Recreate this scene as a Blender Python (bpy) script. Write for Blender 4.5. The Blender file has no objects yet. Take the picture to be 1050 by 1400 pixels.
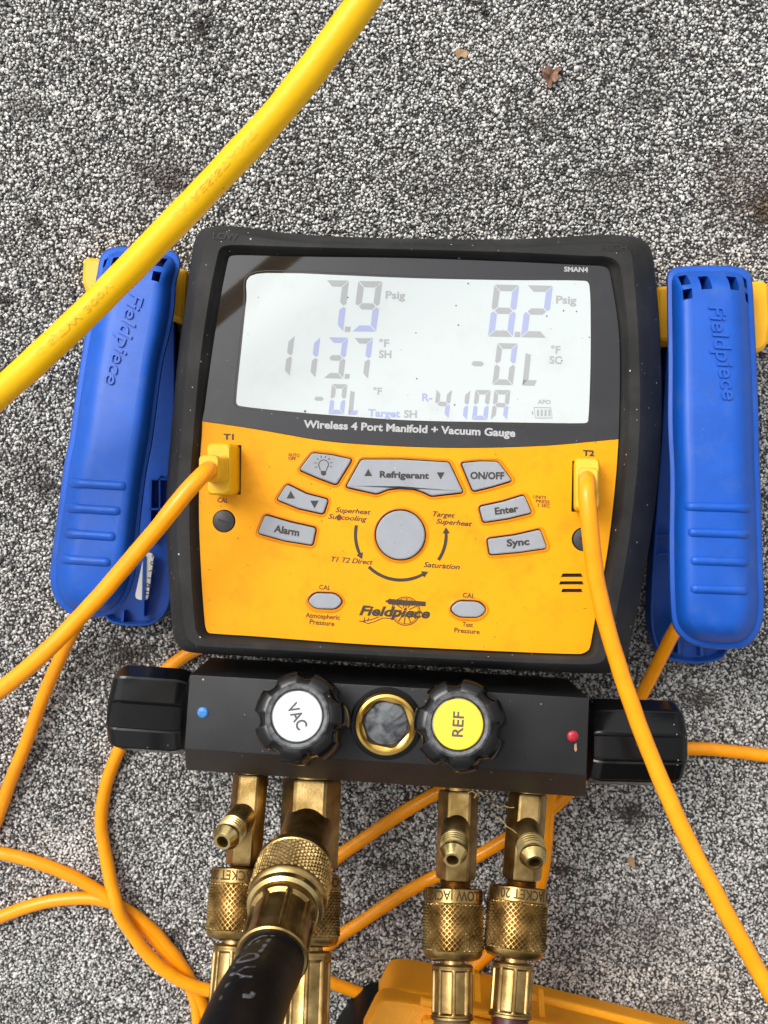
import bpy, bmesh, math, random
import numpy as np
from mathutils import Vector, Matrix, Euler, noise

random.seed(7)
S = bpy.context.scene
COL = S.collection
RAD = math.radians

# ------------------------------------------------------------------ camera
D, FPX = 0.36, 1501.0            # distance camera - gauge face, focal length in photo pixels
TILT = RAD(-10)
cam_d = bpy.data.cameras.new('camera')
cam = bpy.data.objects.new('camera', cam_d)
COL.objects.link(cam)
cam.location = (0, 0, 0.4185)
cam.rotation_euler = (TILT, 0, 0)
cam_d.sensor_fit = 'VERTICAL'
cam_d.sensor_height = 24
cam_d.lens = 24 * FPX / 1400
cam_d.clip_start = 0.01
cam_d.clip_end = 200
cam_d.dof.use_dof = True
cam_d.dof.focus_distance = 0.362
cam_d.dof.aperture_fstop = 14
S.camera = cam

# ------------------------------------------------------------------ daylight (bright overcast)
w = bpy.data.worlds.new('World')
S.world = w
w.use_nodes = True
nt = w.node_tree
sky = nt.nodes.new('ShaderNodeTexSky')
sky.sky_type = 'NISHITA'
sky.sun_disc = False
SUN_EL, SUN_AZ = RAD(47), RAD(-38)
sky.sun_elevation = SUN_EL
sky.sun_rotation = SUN_AZ
sky.air_density = 1.0
sky.dust_density = 4.0
hsv = nt.nodes.new('ShaderNodeHueSaturation')
hsv.inputs['Saturation'].default_value = 0.10
bg = nt.nodes['Background']
bg.inputs['Strength'].default_value = 0.15
nt.links.new(sky.outputs[0], hsv.inputs['Color'])
nt.links.new(hsv.outputs[0], bg.inputs['Color'])
sd = bpy.data.lights.new('sun', 'SUN')
sd.energy = 0.8
sd.angle = RAD(20)
sd.color = (1.0, 0.965, 0.92)
sun = bpy.data.objects.new('sun', sd)
COL.objects.link(sun)
sdir = Vector((math.sin(SUN_AZ) * math.cos(SUN_EL), math.cos(SUN_AZ) * math.cos(SUN_EL), math.sin(SUN_EL)))
sun.rotation_euler = sdir.to_track_quat('Z', 'Y').to_euler()
sun.location = (-0.6, 0.8, 1.2)
S.view_settings.view_transform = 'Standard'
S.view_settings.look = 'None'
S.view_settings.exposure = 0.64
S.view_settings.gamma = 1.0

# ------------------------------------------------------------------ frames
# "rig" frame: x right, y up along the gauge, z out of the gauge face (face at z = 0)
RIG = Matrix.Translation((0, 0, 0.4185)) @ Matrix.Rotation(TILT, 4, 'X') @ Matrix.Translation((0, 0, -D))


def P(x, y, z=0.0):
    """measured photo position on the plane z of the rig frame"""
    d = D - z
    return Vector(((x - 525) / FPX * d, (700 - y) / FPX * d, z))


TT = math.tan(-TILT)


def G(x, y, h=0.0):
    """measured photo position on the ground (h above it), in the rig frame"""
    k = (700 - y) / FPX
    z0 = -0.065 + h / math.cos(TILT)
    z = (z0 + TT * k * D) / (1 + TT * k)
    return P(x, y, z)


def gz(y):
    return -0.065 + TT * y


# ------------------------------------------------------------------ materials
def mk(name, col, rough=0.5, metal=0.0, coat=0.0, var=0.0, vscale=300, bump=0.0, bscale=2500, speck=None,
       spec=0.5, emis=0.0, col2=None, rvar=0.0, grime=None):
    m = bpy.data.materials.new(name)
    m.use_nodes = True
    n, l = m.node_tree.nodes, m.node_tree.links
    b = n['Principled BSDF']
    b.inputs['Roughness'].default_value = rough
    b.inputs['Metallic'].default_value = metal
    b.inputs['Coat Weight'].default_value = coat
    b.inputs['Coat Roughness'].default_value = 0.08
    b.inputs['Specular IOR Level'].default_value = spec
    tc = n.new('ShaderNodeTexCoord')
    src = None
    if var or col2:
        t = n.new('ShaderNodeTexNoise')
        t.inputs['Scale'].default_value = vscale
        t.inputs['Detail'].default_value = 6
        l.new(tc.outputs['Object'], t.inputs['Vector'])
        r = n.new('ShaderNodeValToRGB')
        c2 = col2 or tuple(min(1, c * (1 + var)) for c in col)
        c1 = col if col2 else tuple(c * (1 - var) for c in col)
        r.color_ramp.elements[0].position = 0.34
        r.color_ramp.elements[1].position = 0.66
        r.color_ramp.elements[0].color = (*c1, 1)
        r.color_ramp.elements[1].color = (*c2, 1)
        l.new(t.outputs[0], r.inputs[0])
        src = r.outputs[0]
        if rvar:
            mr = n.new('ShaderNodeMapRange')
            mr.inputs[3].default_value = rough - rvar
            mr.inputs[4].default_value = rough + rvar
            l.new(t.outputs[0], mr.inputs[0])
            l.new(mr.outputs[0], b.inputs['Roughness'])

    def over(fac, colour, src):
        mx = n.new('ShaderNodeMix')
        mx.data_type = 'RGBA'
        l.new(fac, mx.inputs[0])
        if src:
            l.new(src, mx.inputs[6])
        else:
            mx.inputs[6].default_value = (*col, 1)
        mx.inputs[7].default_value = (*colour, 1)
        return mx.outputs[2]
    for sp in ([grime] if grime else []):       # broad soft soiling: (scale, low, high, colour, amount)
        t = n.new('ShaderNodeTexNoise')
        t.inputs['Scale'].default_value = sp[0]
        t.inputs['Detail'].default_value = 8
        t.inputs['Roughness'].default_value = 0.7
        l.new(tc.outputs['Object'], t.inputs['Vector'])
        mr = n.new('ShaderNodeMapRange')
        mr.inputs[1].default_value = sp[1]
        mr.inputs[2].default_value = sp[2]
        mr.inputs[4].default_value = sp[4]
        l.new(t.outputs[0], mr.inputs[0])
        src = over(mr.outputs[0], sp[3], src)
    for sp in (speck or []):                    # tiny grains of dirt or dust: (scale, radius, keep, colour)
        v = n.new('ShaderNodeTexVoronoi')
        v.inputs['Scale'].default_value = sp[0]
        l.new(tc.outputs['Object'], v.inputs['Vector'])
        a = n.new('ShaderNodeMath')
        a.operation = 'LESS_THAN'
        a.inputs[1].default_value = sp[1]
        l.new(v.outputs['Distance'], a.inputs[0])
        sx = n.new('ShaderNodeSeparateColor')
        l.new(v.outputs['Color'], sx.inputs[0])
        c = n.new('ShaderNodeMath')
        c.operation = 'LESS_THAN'
        c.inputs[1].default_value = sp[2]
        l.new(sx.outputs[0], c.inputs[0])
        mu = n.new('ShaderNodeMath')
        mu.operation = 'MULTIPLY'
        l.new(a.outputs[0], mu.inputs[0])
        l.new(c.outputs[0], mu.inputs[1])
        src = over(mu.outputs[0], sp[3], src)
    if src:
        l.new(src, b.inputs['Base Color'])
    else:
        b.inputs['Base Color'].default_value = (*col, 1)
    if emis:
        b.inputs['Emission Color'].default_value = (*col, 1)
        b.inputs['Emission Strength'].default_value = emis
    if bump:
        t = n.new('ShaderNodeTexNoise')
        t.inputs['Scale'].default_value = bscale
        t.inputs['Detail'].default_value = 3
        l.new(tc.outputs['Object'], t.inputs['Vector'])
        bp = n.new('ShaderNodeBump')
        bp.inputs['Strength'].default_value = bump
        bp.inputs['Distance'].default_value = 0.0004
        l.new(t.outputs[0], bp.inputs['Height'])
        l.new(bp.outputs[0], b.inputs['Normal'])
    return m


DUST = (0.55, 0.53, 0.48)
M = {
    'rubber': mk('black rubber', (0.020, 0.020, 0.0195), 0.68, spec=0.28, var=0.2, vscale=60, bump=0.25, bscale=3500,
                 speck=[(260, 0.075, 0.5, DUST), (600, 0.09, 0.1, DUST)], grime=(45, 0.5, 0.8, (0.07, 0.065, 0.06), 0.5)),
    'bezel': mk('display window black', (0.012, 0.012, 0.014), 0.06, spec=0.8, speck=[(350, 0.06, 0.25, (0.25, 0.25, 0.24))],
                grime=(60, 0.5, 0.85, (0.05, 0.05, 0.05), 0.4), coat=0.3),
    'lcd': mk('liquid crystal display', (0.47, 0.51, 0.505), 0.12, emis=0.15, grime=(70, 0.52, 0.8, (0.36, 0.37, 0.33), 0.4),
              speck=[(230, 0.07, 0.4, (0.06, 0.06, 0.06)), (420, 0.11, 0.14, (0.36, 0.36, 0.33)), (120, 0.05, 0.3, (0.04, 0.04, 0.04))]),
    'seg_grey': mk('display segment grey', (0.315, 0.325, 0.33), 0.15, emis=0.095),
    'seg_blue': mk('display segment blue', (0.305, 0.335, 0.50), 0.15, emis=0.10),
    'yellow': mk('yellow face plastic', (0.82, 0.335, 0.0015), 0.45, spec=0.2, var=0.04, vscale=40, bump=0.12, bscale=4000,
                 speck=[(300, 0.07, 0.4, (0.20, 0.09, 0.01)), (700, 0.09, 0.10, (0.10, 0.05, 0.01))],
                 grime=(90, 0.5, 0.8, (0.45, 0.17, 0.004), 0.55)),
    'surround': mk('orange button surround', (0.74, 0.235, 0.002), 0.45, spec=0.3, var=0.08, vscale=200),
    'mount': mk('yellow mount plastic', (0.86, 0.42, 0.004), 0.4, var=0.05, vscale=100),
    'plug': mk('yellow plug plastic', (0.78, 0.44, 0.004), 0.3, var=0.06, vscale=200, bump=0.1),
    'cable': mk('orange cable jacket', (0.94, 0.325, 0.002), 0.30, spec=0.4, var=0.05, vscale=150, bump=0.06, bscale=1500,
                grime=(130, 0.55, 0.8, (0.55, 0.16, 0.004), 0.35)),
    'cord': mk('yellow cord jacket', (0.84, 0.47, 0.002), 0.42, spec=0.3, var=0.03, vscale=60, bump=0.2, bscale=700,
               speck=[(330, 0.08, 0.25, (0.3, 0.17, 0.01)), (800, 0.1, 0.06, (0.1, 0.06, 0.01))],
               grime=(110, 0.6, 0.85, (0.33, 0.2, 0.01), 0.45)),
    'cord_print': mk('faded cord print', (0.72, 0.42, 0.004), 0.5),
    'blue': mk('blue clamp plastic', (0.005, 0.082, 0.44), 0.42, spec=0.40, var=0.06, vscale=120, bump=0.22, bscale=3000,
               speck=[(330, 0.05, 0.2, (0.12, 0.2, 0.42)), (520, 0.09, 0.06, (0.02, 0.03, 0.06))], grime=(75, 0.52, 0.8, (0.06, 0.13, 0.36), 0.55)),
    'blue_in': mk('blue clamp jaw plastic', (0.005, 0.065, 0.34), 0.45, var=0.1, vscale=150, bump=0.1),
    'pin': mk('grey steel pin', (0.42, 0.41, 0.38), 0.4, metal=0.5, var=0.2, vscale=400),
    'tag': mk('white label strip', (0.75, 0.74, 0.70), 0.5, var=0.05, vscale=400),
    'ink': mk('dark ink', (0.030, 0.024, 0.016), 0.5),
    'ink_soft': mk('grey brown ink', (0.030, 0.024, 0.014), 0.5),
    'ink_red': mk('brown ink', (0.085, 0.028, 0.004), 0.5),
    'white_ink': mk('pale ink', (0.40, 0.40, 0.40), 0.5),
    'button': mk('grey button rubber', (0.29, 0.305, 0.33), 0.5, spec=0.35, var=0.05, vscale=120, bump=0.15, bscale=4000,
                 speck=[(420, 0.08, 0.25, (0.2, 0.2, 0.2)), (500, 0.08, 0.12, (0.6, 0.6, 0.6))],
                 grime=(150, 0.55, 0.85, (0.27, 0.26, 0.24), 0.5)),
    'dark': mk('dark cavity', (0.016, 0.012, 0.010), 0.6),
    'socket': mk('red brown socket', (0.22, 0.035, 0.006), 0.6),
    'screw': mk('black screw', (0.03, 0.03, 0.03), 0.5, var=0.3, vscale=500),
    'block': mk('black anodised metal', (0.014, 0.014, 0.0145), 0.40, bump=0.35, bscale=5000, spec=0.38,
                speck=[(240, 0.07, 0.35, (0.45, 0.45, 0.45)), (520, 0.08, 0.15, (0.3, 0.3, 0.3))], var=0.2, vscale=80),
    'knob': mk('black glossy knob plastic', (0.005, 0.005, 0.005), 0.18, bump=0.06, bscale=900, spec=0.25,
               speck=[(300, 0.07, 0.3, (0.3, 0.3, 0.3))]),
    'rim': mk('worn knob rim', (0.022, 0.022, 0.023), 0.4, bump=0.4, bscale=1800, col2=(0.10, 0.105, 0.11), vscale=500),
    'cap_white': mk('white knob label', (0.50, 0.52, 0.545), 0.4, spec=0.3, var=0.03, vscale=200, grime=(160, 0.55, 0.8, (0.5, 0.5, 0.48), 0.3)),
    'cap_yellow': mk('yellow knob label', (0.80, 0.52, 0.003), 0.4, spec=0.3, var=0.03, vscale=200),
    'brass': mk('aged brass', (0.23, 0.145, 0.045), 0.33, metal=1.0, col2=(0.52, 0.355, 0.145), vscale=140, bump=0.12,
                bscale=1500, rvar=0.08, grime=(260, 0.55, 0.75, (0.06, 0.035, 0.01), 0.6)),
    'brass_new': mk('bright brass', (0.50, 0.37, 0.14), 0.27, metal=1.0, col2=(0.66, 0.52, 0.24), vscale=200, bump=0.08, bscale=1500),
    'gold': mk('gilded brass ring', (0.80, 0.52, 0.13), 0.30, metal=1.0, var=0.1, vscale=250, bump=0.08, bscale=1500),
    'brass_ink': mk('engraved brass', (0.07, 0.042, 0.012), 0.6, metal=0.6),
    'blue_dot': mk('blue paint dot', (0.05, 0.22, 0.55), 0.3, var=0.25, vscale=900, bump=0.5, bscale=1500),
    'red_dot': mk('red paint dot', (0.40, 0.012, 0.03), 0.3, var=0.25, vscale=900, bump=0.5, bscale=1500),
    'hose_black': mk('black hose rubber', (0.004, 0.004, 0.005), 0.46, bump=0.4, bscale=500, var=0.3, vscale=200, spec=0.12),
    'hose_print': mk('worn grey print', (0.16, 0.165, 0.18), 0.5, col2=(0.03, 0.03, 0.032), vscale=420),
    'hose_brown': mk('brown hose jacket', (0.16, 0.085, 0.045), 0.45, var=0.1, vscale=150),
    'hose_red': mk('dark red hose jacket', (0.06, 0.008, 0.014), 0.35, var=0.1, vscale=150),
    'case': mk('yellow case plastic', (0.84, 0.325, 0.002), 0.5, var=0.06, vscale=60, bump=0.35, bscale=1600,
               grime=(60, 0.5, 0.85, (0.4, 0.15, 0.01), 0.45)),
    'leaf': mk('dry leaf', (0.16, 0.075, 0.04), 0.75, col2=(0.33, 0.19, 0.12), vscale=500, bump=0.5, bscale=900),
    'petal': mk('tan scrap', (0.38, 0.235, 0.12), 0.7, var=0.15, vscale=400, bump=0.4, bscale=900),
    'thread': mk('frayed thread tape', (0.45, 0.34, 0.12), 0.5),
}


# glass of the sight port: a milky swirl seen through a dark lens
def mk_sight():
    m = bpy.data.materials.new('sight glass')
    m.use_nodes = True
    n, l = m.node_tree.nodes, m.node_tree.links
    b = n['Principled BSDF']
    tc = n.new('ShaderNodeTexCoord')
    t = n.new('ShaderNodeTexNoise')
    t.inputs['Scale'].default_value = 150
    t.inputs['Detail'].default_value = 7
    t.inputs['Distortion'].default_value = 1.6
    l.new(tc.outputs['Object'], t.inputs['Vector'])
    r = n.new('ShaderNodeValToRGB')
    r.color_ramp.elements[0].color = (0.035, 0.035, 0.045, 1)
    r.color_ramp.elements[1].color = (0.19, 0.205, 0.205, 1)
    r.color_ramp.elements[0].position = 0.36
    r.color_ramp.elements[1].position = 0.60
    l.new(t.outputs[0], r.inputs[0])
    l.new(r.outputs[0], b.inputs['Base Color'])
    b.inputs['Roughness'].default_value = 0.12
    b.inputs['Coat Weight'].default_value = 0.2
    bp = n.new('ShaderNodeBump')
    bp.inputs['Strength'].default_value = 0.3
    bp.inputs['Distance'].default_value = 0.0005
    l.new(t.outputs[0], bp.inputs['Height'])
    l.new(bp.outputs[0], b.inputs['Normal'])
    return m


M['sight'] = mk_sight()


# granule sheet beyond the real granules: greys darkened to include their mutual shade
def mk_sheet():
    m = bpy.data.materials.new('mineral cap sheet')
    m.use_nodes = True
    n, l = m.node_tree.nodes, m.node_tree.links
    b = n['Principled BSDF']
    tc = n.new('ShaderNodeTexCoord')
    v = n.new('ShaderNodeTexVoronoi')
    v.inputs['Scale'].default_value = 750
    l.new(tc.outputs['Object'], v.inputs['Vector'])
    sx = n.new('ShaderNodeSeparateColor')
    l.new(v.outputs['Color'], sx.inputs[0])
    r = n.new('ShaderNodeValToRGB')
    e = r.color_ramp.elements
    e[0].color = (0.03, 0.03, 0.03, 1)
    e[1].color = (0.36, 0.355, 0.34, 1)
    e[1].position = 0.8
    l.new(sx.outputs[0], r.inputs[0])
    l.new(r.outputs[0], b.inputs['Base Color'])
    b.inputs['Roughness'].default_value = 0.85
    bp = n.new('ShaderNodeBump')
    bp.invert = True
    bp.inputs['Strength'].default_value = 1.0
    bp.inputs['Distance'].default_value = 0.001
    l.new(v.outputs['Distance'], bp.inputs['Height'])
    l.new(bp.outputs[0], b.inputs['Normal'])
    return m


def mk_granule():
    m = bpy.data.materials.new('mineral granules')
    m.use_nodes = True
    n, l = m.node_tree.nodes, m.node_tree.links
    b = n['Principled BSDF']
    a = n.new('ShaderNodeVertexColor')
    a.layer_name = 'tone'
    l.new(a.outputs[0], b.inputs['Base Color'])
    b.inputs['Roughness'].default_value = 0.62
    b.inputs['Specular IOR Level'].default_value = 0.4
    return m


# ------------------------------------------------------------------ object helpers
BASE = {}


def thing(name, label, cat, base, group=None):
    o = bpy.data.objects.new(name, None)
    o.empty_display_size = 0.02
    COL.objects.link(o)
    base = Vector(base)
    o.matrix_world = RIG @ Matrix.Translation(base)
    BASE[o] = base
    o['label'] = label
    o['category'] = cat
    if group:
        o['group'] = group
    return o


def part(name, bm, mat, parent, label=None, sharp=32, kind=None):
    """bm holds rig coordinates; linked as one mesh under parent"""
    base = BASE[parent]
    bmesh.ops.translate(bm, verts=bm.verts, vec=-base)
    bm.normal_update()
    if sharp is not None:
        a = RAD(sharp)
        for f in bm.faces:
            f.smooth = True
        for e in bm.edges:
            if len(e.link_faces) == 2 and e.calc_face_angle(0) > a:
                e.smooth = False
    me = bpy.data.meshes.new(name)
    bm.to_mesh(me)
    bm.free()
    me.materials.append(M[mat])
    o = bpy.data.objects.new(name, me)
    COL.objects.link(o)
    o.parent = parent
    BASE[o] = base
    if label:
        o['label'] = label
    if kind:
        o['kind'] = kind
    return o


def solo(name, bm, mat, label, cat, base, group=None, sharp=32):
    """a thing that is a single mesh"""
    base = Vector(base)
    bmesh.ops.translate(bm, verts=bm.verts, vec=-base)
    bm.normal_update()
    for f in bm.faces:
        f.smooth = True
    for e in bm.edges:
        if len(e.link_faces) == 2 and e.calc_face_angle(0) > RAD(sharp):
            e.smooth = False
    me = bpy.data.meshes.new(name)
    bm.to_mesh(me)
    bm.free()
    me.materials.append(M[mat])
    o = bpy.data.objects.new(name, me)
    COL.objects.link(o)
    o.matrix_world = RIG @ Matrix.Translation(base)
    BASE[o] = base
    o['label'] = label
    o['category'] = cat
    if group:
        o['group'] = group
    return o


def cut(o, cutters):
    """boolean holes; cutters are bmeshes in rig coordinates"""
    base = BASE[o]
    me = bpy.data.meshes.new('cutter')
    bmj = bmesh.new()
    for c in cutters:
        bmesh.ops.recalc_face_normals(c, faces=c.faces)
        bmesh.ops.translate(c, verts=c.verts, vec=-base)
        tmp = bpy.data.meshes.new('tmp')
        c.to_mesh(tmp)
        bmj.from_mesh(tmp)
        bpy.data.meshes.remove(tmp)
        c.free()
    bmj.to_mesh(me)
    bmj.free()
    co = bpy.data.objects.new('cutter', me)
    COL.objects.link(co)
    co.matrix_world = RIG @ Matrix.Translation(base)
    md = o.modifiers.new('b', 'BOOLEAN')
    md.operation = 'DIFFERENCE'
    md.solver = 'EXACT'
    md.object = co
    bpy.context.view_layer.update()
    dg = bpy.context.evaluated_depsgraph_get()
    new = bpy.data.meshes.new_from_object(o.evaluated_get(dg))
    o.modifiers.remove(md)
    old = o.data
    o.data = new
    new.name = old.name
    bpy.data.meshes.remove(old)
    bpy.data.objects.remove(co)
    bpy.data.meshes.remove(me)
    bm = bmesh.new()
    bm.from_mesh(new)
    for f in bm.faces:
        f.smooth = True
    for e in bm.edges:
        e.smooth = not (len(e.link_faces) == 2 and e.calc_face_angle(0) > RAD(32))
    bm.to_mesh(new)
    bm.free()


# ------------------------------------------------------------------ shape helpers
def spline(pts, n=6, closed=True):
    """Catmull-Rom through 2D/3D points"""
    pts = [Vector(p) for p in pts]
    N = len(pts)
    out = []
    for i in range(N if closed else N - 1):
        if closed:
            a, b, c, d = pts[i - 1], pts[i], pts[(i + 1) % N], pts[(i + 2) % N]
        else:
            b, c = pts[i], pts[i + 1]
            a = pts[i - 1] if i else b * 2 - c
            d = pts[i + 2] if i + 2 < N else c * 2 - b
        # centripetal-ish by uniform with limited tangents
        m1 = (c - a) * 0.5
        m2 = (d - b) * 0.5
        L = (c - b).length
        if m1.length > L * 1.2:
            m1 = m1.normalized() * L * 1.2
        if m2.length > L * 1.2:
            m2 = m2.normalized() * L * 1.2
        for k in range(n):
            t = k / n
            out.append(b * (2 * t**3 - 3 * t**2 + 1) + m1 * (t**3 - 2 * t**2 + t) + c * (-2 * t**3 + 3 * t**2) + m2 * (t**3 - t**2))
    if not closed:
        out.append(pts[-1])
    return out


def rounded(pts, r, n=5):
    """polygon with rounded corners (pixel units)"""
    pts = [Vector(p[:2]) for p in pts]
    N = len(pts)
    out = []
    for i in range(N):
        p = pts[i]
        a, b = pts[i - 1] - p, pts[(i + 1) % N] - p
        rr = min(r, a.length * 0.45, b.length * 0.45)
        if a.angle(b) > RAD(160):
            out.append(p)
            continue
        s, e = p + a.normalized() * rr, p + b.normalized() * rr
        for k in range(n + 1):
            t = k / n
            out.append(s * (1 - t)**2 + p * 2 * t * (1 - t) + e * t * t)
    return out


def offset2(pts, d):
    """move a closed 2D contour inward (d > 0) along its normals"""
    N = len(pts)
    area = sum(pts[i - 1].x * pts[i].y - pts[i].x * pts[i - 1].y for i in range(N))
    s = 1 if area > 0 else -1
    out = []
    for i in range(N):
        t = (pts[(i + 1) % N] - pts[i - 1])
        if t.length < 1e-9:
            t = Vector((1, 0))
        t.normalize()
        out.append(pts[i] + Vector((-t.y, t.x)) * d * s)
    return out


def rings(bm, loops, cap0=True, cap1=True, closed=True):
    """skin a stack of equal-length loops"""
    V = [[bm.verts.new(p) for p in lp] for lp in loops]
    n = len(V[0])
    for a, b in zip(V, V[1:]):
        for i in range(n if closed else n - 1):
            j = (i + 1) % n
            bm.faces.new((a[i], a[j], b[j], b[i]))
    if cap0:
        bm.faces.new(V[0][::-1])
    if cap1:
        bm.faces.new(V[-1])
    return V


def finish(bm):
    bmesh.ops.remove_doubles(bm, verts=bm.verts, dist=1e-7)
    bmesh.ops.recalc_face_normals(bm, faces=bm.faces)
    return bm


def slab(pts, z0, z1, bev=0.0, bpx=2.0):
    """pixel polygon extruded from z0 (below) to z1 (top) with a small rounded top edge; measured at the top"""
    bm = bmesh.new()
    pts = [Vector(p[:2]) for p in pts]

    def lift(ps, z):
        return [Vector((*(P(p.x, p.y, z1).xy), z)) for p in ps]
    lp = [lift(pts, z0)]
    if bev:
        lp.append(lift(pts, z1 - bev))
        lp.append(lift(offset2(pts, bpx * 0.3), z1 - bev * 0.3))
        lp.append(lift(offset2(pts, bpx), z1))
    else:
        lp.append(lift(pts, z1))
    rings(bm, lp)
    return finish(bm)


def frame(o, axis, up=(0, 0, 1)):
    z = Vector(axis).normalized()
    u = Vector(up)
    x = u.cross(z)
    if x.length < 1e-4:
        x = Vector((1, 0, 0)).cross(z)
    x.normalize()
    y = z.cross(x)
    m = Matrix((x, y, z)).transposed().to_4x4()
    m.translation = Vector(o)
    return m


def lathe(bm, mtx, prof, seg=40, shape=None, capped=True):
    """revolve (radius, height) pairs; shape(theta, r, h) may change the radius"""
    lp = []
    for r, h in prof:
        row = []
        for k in range(seg):
            th = 2 * math.pi * k / seg
            rr = shape(th, r, h) if shape else r
            row.append(mtx @ Vector((rr * math.cos(th), rr * math.sin(th), h)))
        lp.append(row)
    rings(bm, lp, capped, capped)
    return bm


def hexr(n, soft=0.0, phase=0.0):
    """radius factor of a regular n-gon with flats at distance 1"""
    def f(th):
        a = (th + phase) % (2 * math.pi / n) - math.pi / n
        return min(1.0 / math.cos(a), 1 + soft) if soft else 1.0 / math.cos(a)
    return f


def tube(bm, pts, r, seg=14, n=8, cap=True, wob=0.0):
    pts = spline([Vector(p) for p in pts], n, closed=False)
    if wob:
        pts = [p + (noise.noise_vector(p * 38) * .6 + noise.noise_vector(p * 120) * .3) * wob for p in pts]
    t0 = (pts[1] - pts[0]).normalized()
    nrm = t0.orthogonal().normalized()
    lp = []
    for i, p in enumerate(pts):
        t = (pts[min(i + 1, len(pts) - 1)] - pts[max(i - 1, 0)]).normalized()
        nrm = (nrm - t * nrm.dot(t)).normalized()
        b = t.cross(nrm)
        rr = (r(i / (len(pts) - 1)) if callable(r) else r) * (1 + (.035 * noise.noise(p * 90) if wob else 0))
        lp.append([p + (nrm * math.cos(2 * math.pi * k / seg) + b * math.sin(2 * math.pi * k / seg)) * rr for k in range(seg)])
    rings(bm, lp, cap, cap)
    finish(bm)
    return bm


def box(bm, c, sx, sy, sz, mtx=None):
    mtx = mtx or Matrix.Identity(4)
    r = bmesh.ops.create_cube(bm, size=1.0, matrix=mtx @ Matrix.Translation(c) @ Matrix.Diagonal((sx, sy, sz, 1)))
    return r['verts']


def bevel(bm, w, seg=2, ang=40):
    bm.normal_update()
    es = [e for e in bm.edges if len(e.link_faces) == 2 and e.calc_face_angle(0) > RAD(ang)]
    bmesh.ops.bevel(bm, geom=es, offset=w, segments=seg, affect='EDGES', profile=0.6)
    return bm


# ------------------------------------------------------------------ lettering
_tx = {}


def text2d(s, bold=0.0, shear=0.0, gap=1.0):
    key = (s, bold, shear, gap)
    if key not in _tx:
        cu = bpy.data.curves.new('t', 'FONT')
        cu.body = s
        cu.size = 1
        cu.offset = bold
        cu.shear = shear
        cu.space_character = gap
        cu.resolution_u = 3
        ob = bpy.data.objects.new('t', cu)
        COL.objects.link(ob)
        bpy.context.view_layer.update()
        me = bpy.data.meshes.new_from_object(ob.evaluated_get(bpy.context.evaluated_depsgraph_get()))
        vs = [v.co.copy() for v in me.vertices]
        fs = [tuple(p.vertices) for p in me.polygons]
        bpy.data.objects.remove(ob)
        bpy.data.curves.remove(cu)
        bpy.data.meshes.remove(me)
        _tx[key] = (vs, fs)
    return _tx[key]


_cap = []


def cap_h():
    if not _cap:
        vs, _ = text2d('H')
        _cap.append(max(v.y for v in vs))
    return _cap[0]


def text_bm(s, a, b, cap, z, bold=0.0, shear=0.0, gap=1.0, bm=None):
    """baseline from pixel a to pixel b, capital height cap (pixels), lying at height z"""
    vs, fs = text2d(s, bold, shear, gap)
    x0, x1 = min(v.x for v in vs), max(v.x for v in vs)
    A, B = P(*a, z), P(*b, z)
    ux = B - A
    L = ux.length
    ux.normalize()
    uy = Vector((-ux.y, ux.x, 0))
    sy = cap * (D - z) / FPX / cap_h()
    sx = L / (x1 - x0)
    bm = bm or bmesh.new()
    V = [bm.verts.new(A + ux * ((v.x - x0) * sx) + uy * (v.y * sy)) for v in vs]
    for f in fs:
        try:
            bm.faces.new([V[i] for i in f])
        except ValueError:
            pass
    return bm


def wrap_text(bm, mtx, s, r, h, cap, th0, width, bold=0.02, flip=False, rfun=None):
    """letters bent round a cylinder: th0 centre angle, width in radians"""
    vs, fs = text2d(s, bold)
    x0, x1 = min(v.x for v in vs), max(v.x for v in vs)
    V = []
    for v in vs:
        u = (v.x - x0) / (x1 - x0) - 0.5
        hh = v.y / cap_h() - 0.5
        if flip:
            u, hh = -u, -hh
        th = th0 + u * width
        V.append(bm.verts.new(mtx @ Vector((r * math.cos(th), r * math.sin(th), h + hh * cap))))
    for f in fs:
        try:
            bm.faces.new([V[i] for i in f])
        except ValueError:
            pass
    return bm


def poly(bm, pts, z):
    bm.faces.new([bm.verts.new(P(p[0], p[1], z)) for p in pts])


def stroke(bm, pts, wpx, z, closed=False):
    """flat line of width wpx through pixel points"""
    pts = [Vector(p) for p in pts]
    n = len(pts)
    L, Rr = [], []
    for i, p in enumerate(pts):
        a = pts[i - 1] if (i or closed) else p
        b = pts[(i + 1) % n] if (i < n - 1 or closed) else p
        t = (b - a).normalized()
        nn = Vector((-t.y, t.x)) * (wpx(i / max(1, n - 1)) if callable(wpx) else wpx) / 2
        L.append(bm.verts.new(P(*(p + nn), z)))
        Rr.append(bm.verts.new(P(*(p - nn), z)))
    for i in range(n if closed else n - 1):
        j = (i + 1) % n
        bm.faces.new((L[i], L[j], Rr[j], Rr[i]))


def up_faces(bm):
    """flat print: every face looks out of the gauge"""
    bm.normal_update()
    for f in bm.faces:
        if f.normal.z < 0:
            f.normal_flip()
    return bm


def arc(cx, cy, r, a0, a1, n=16):
    return [(cx + r * math.cos(RAD(a0 + (a1 - a0) * k / n)), cy + r * math.sin(RAD(a0 + (a1 - a0) * k / n))) for k in range(n + 1)]


def circle(cx, cy, r, n=32):
    return [Vector((cx + r * math.cos(2 * math.pi * k / n), cy + r * math.sin(2 * math.pi * k / n))) for k in range(n)]


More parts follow.
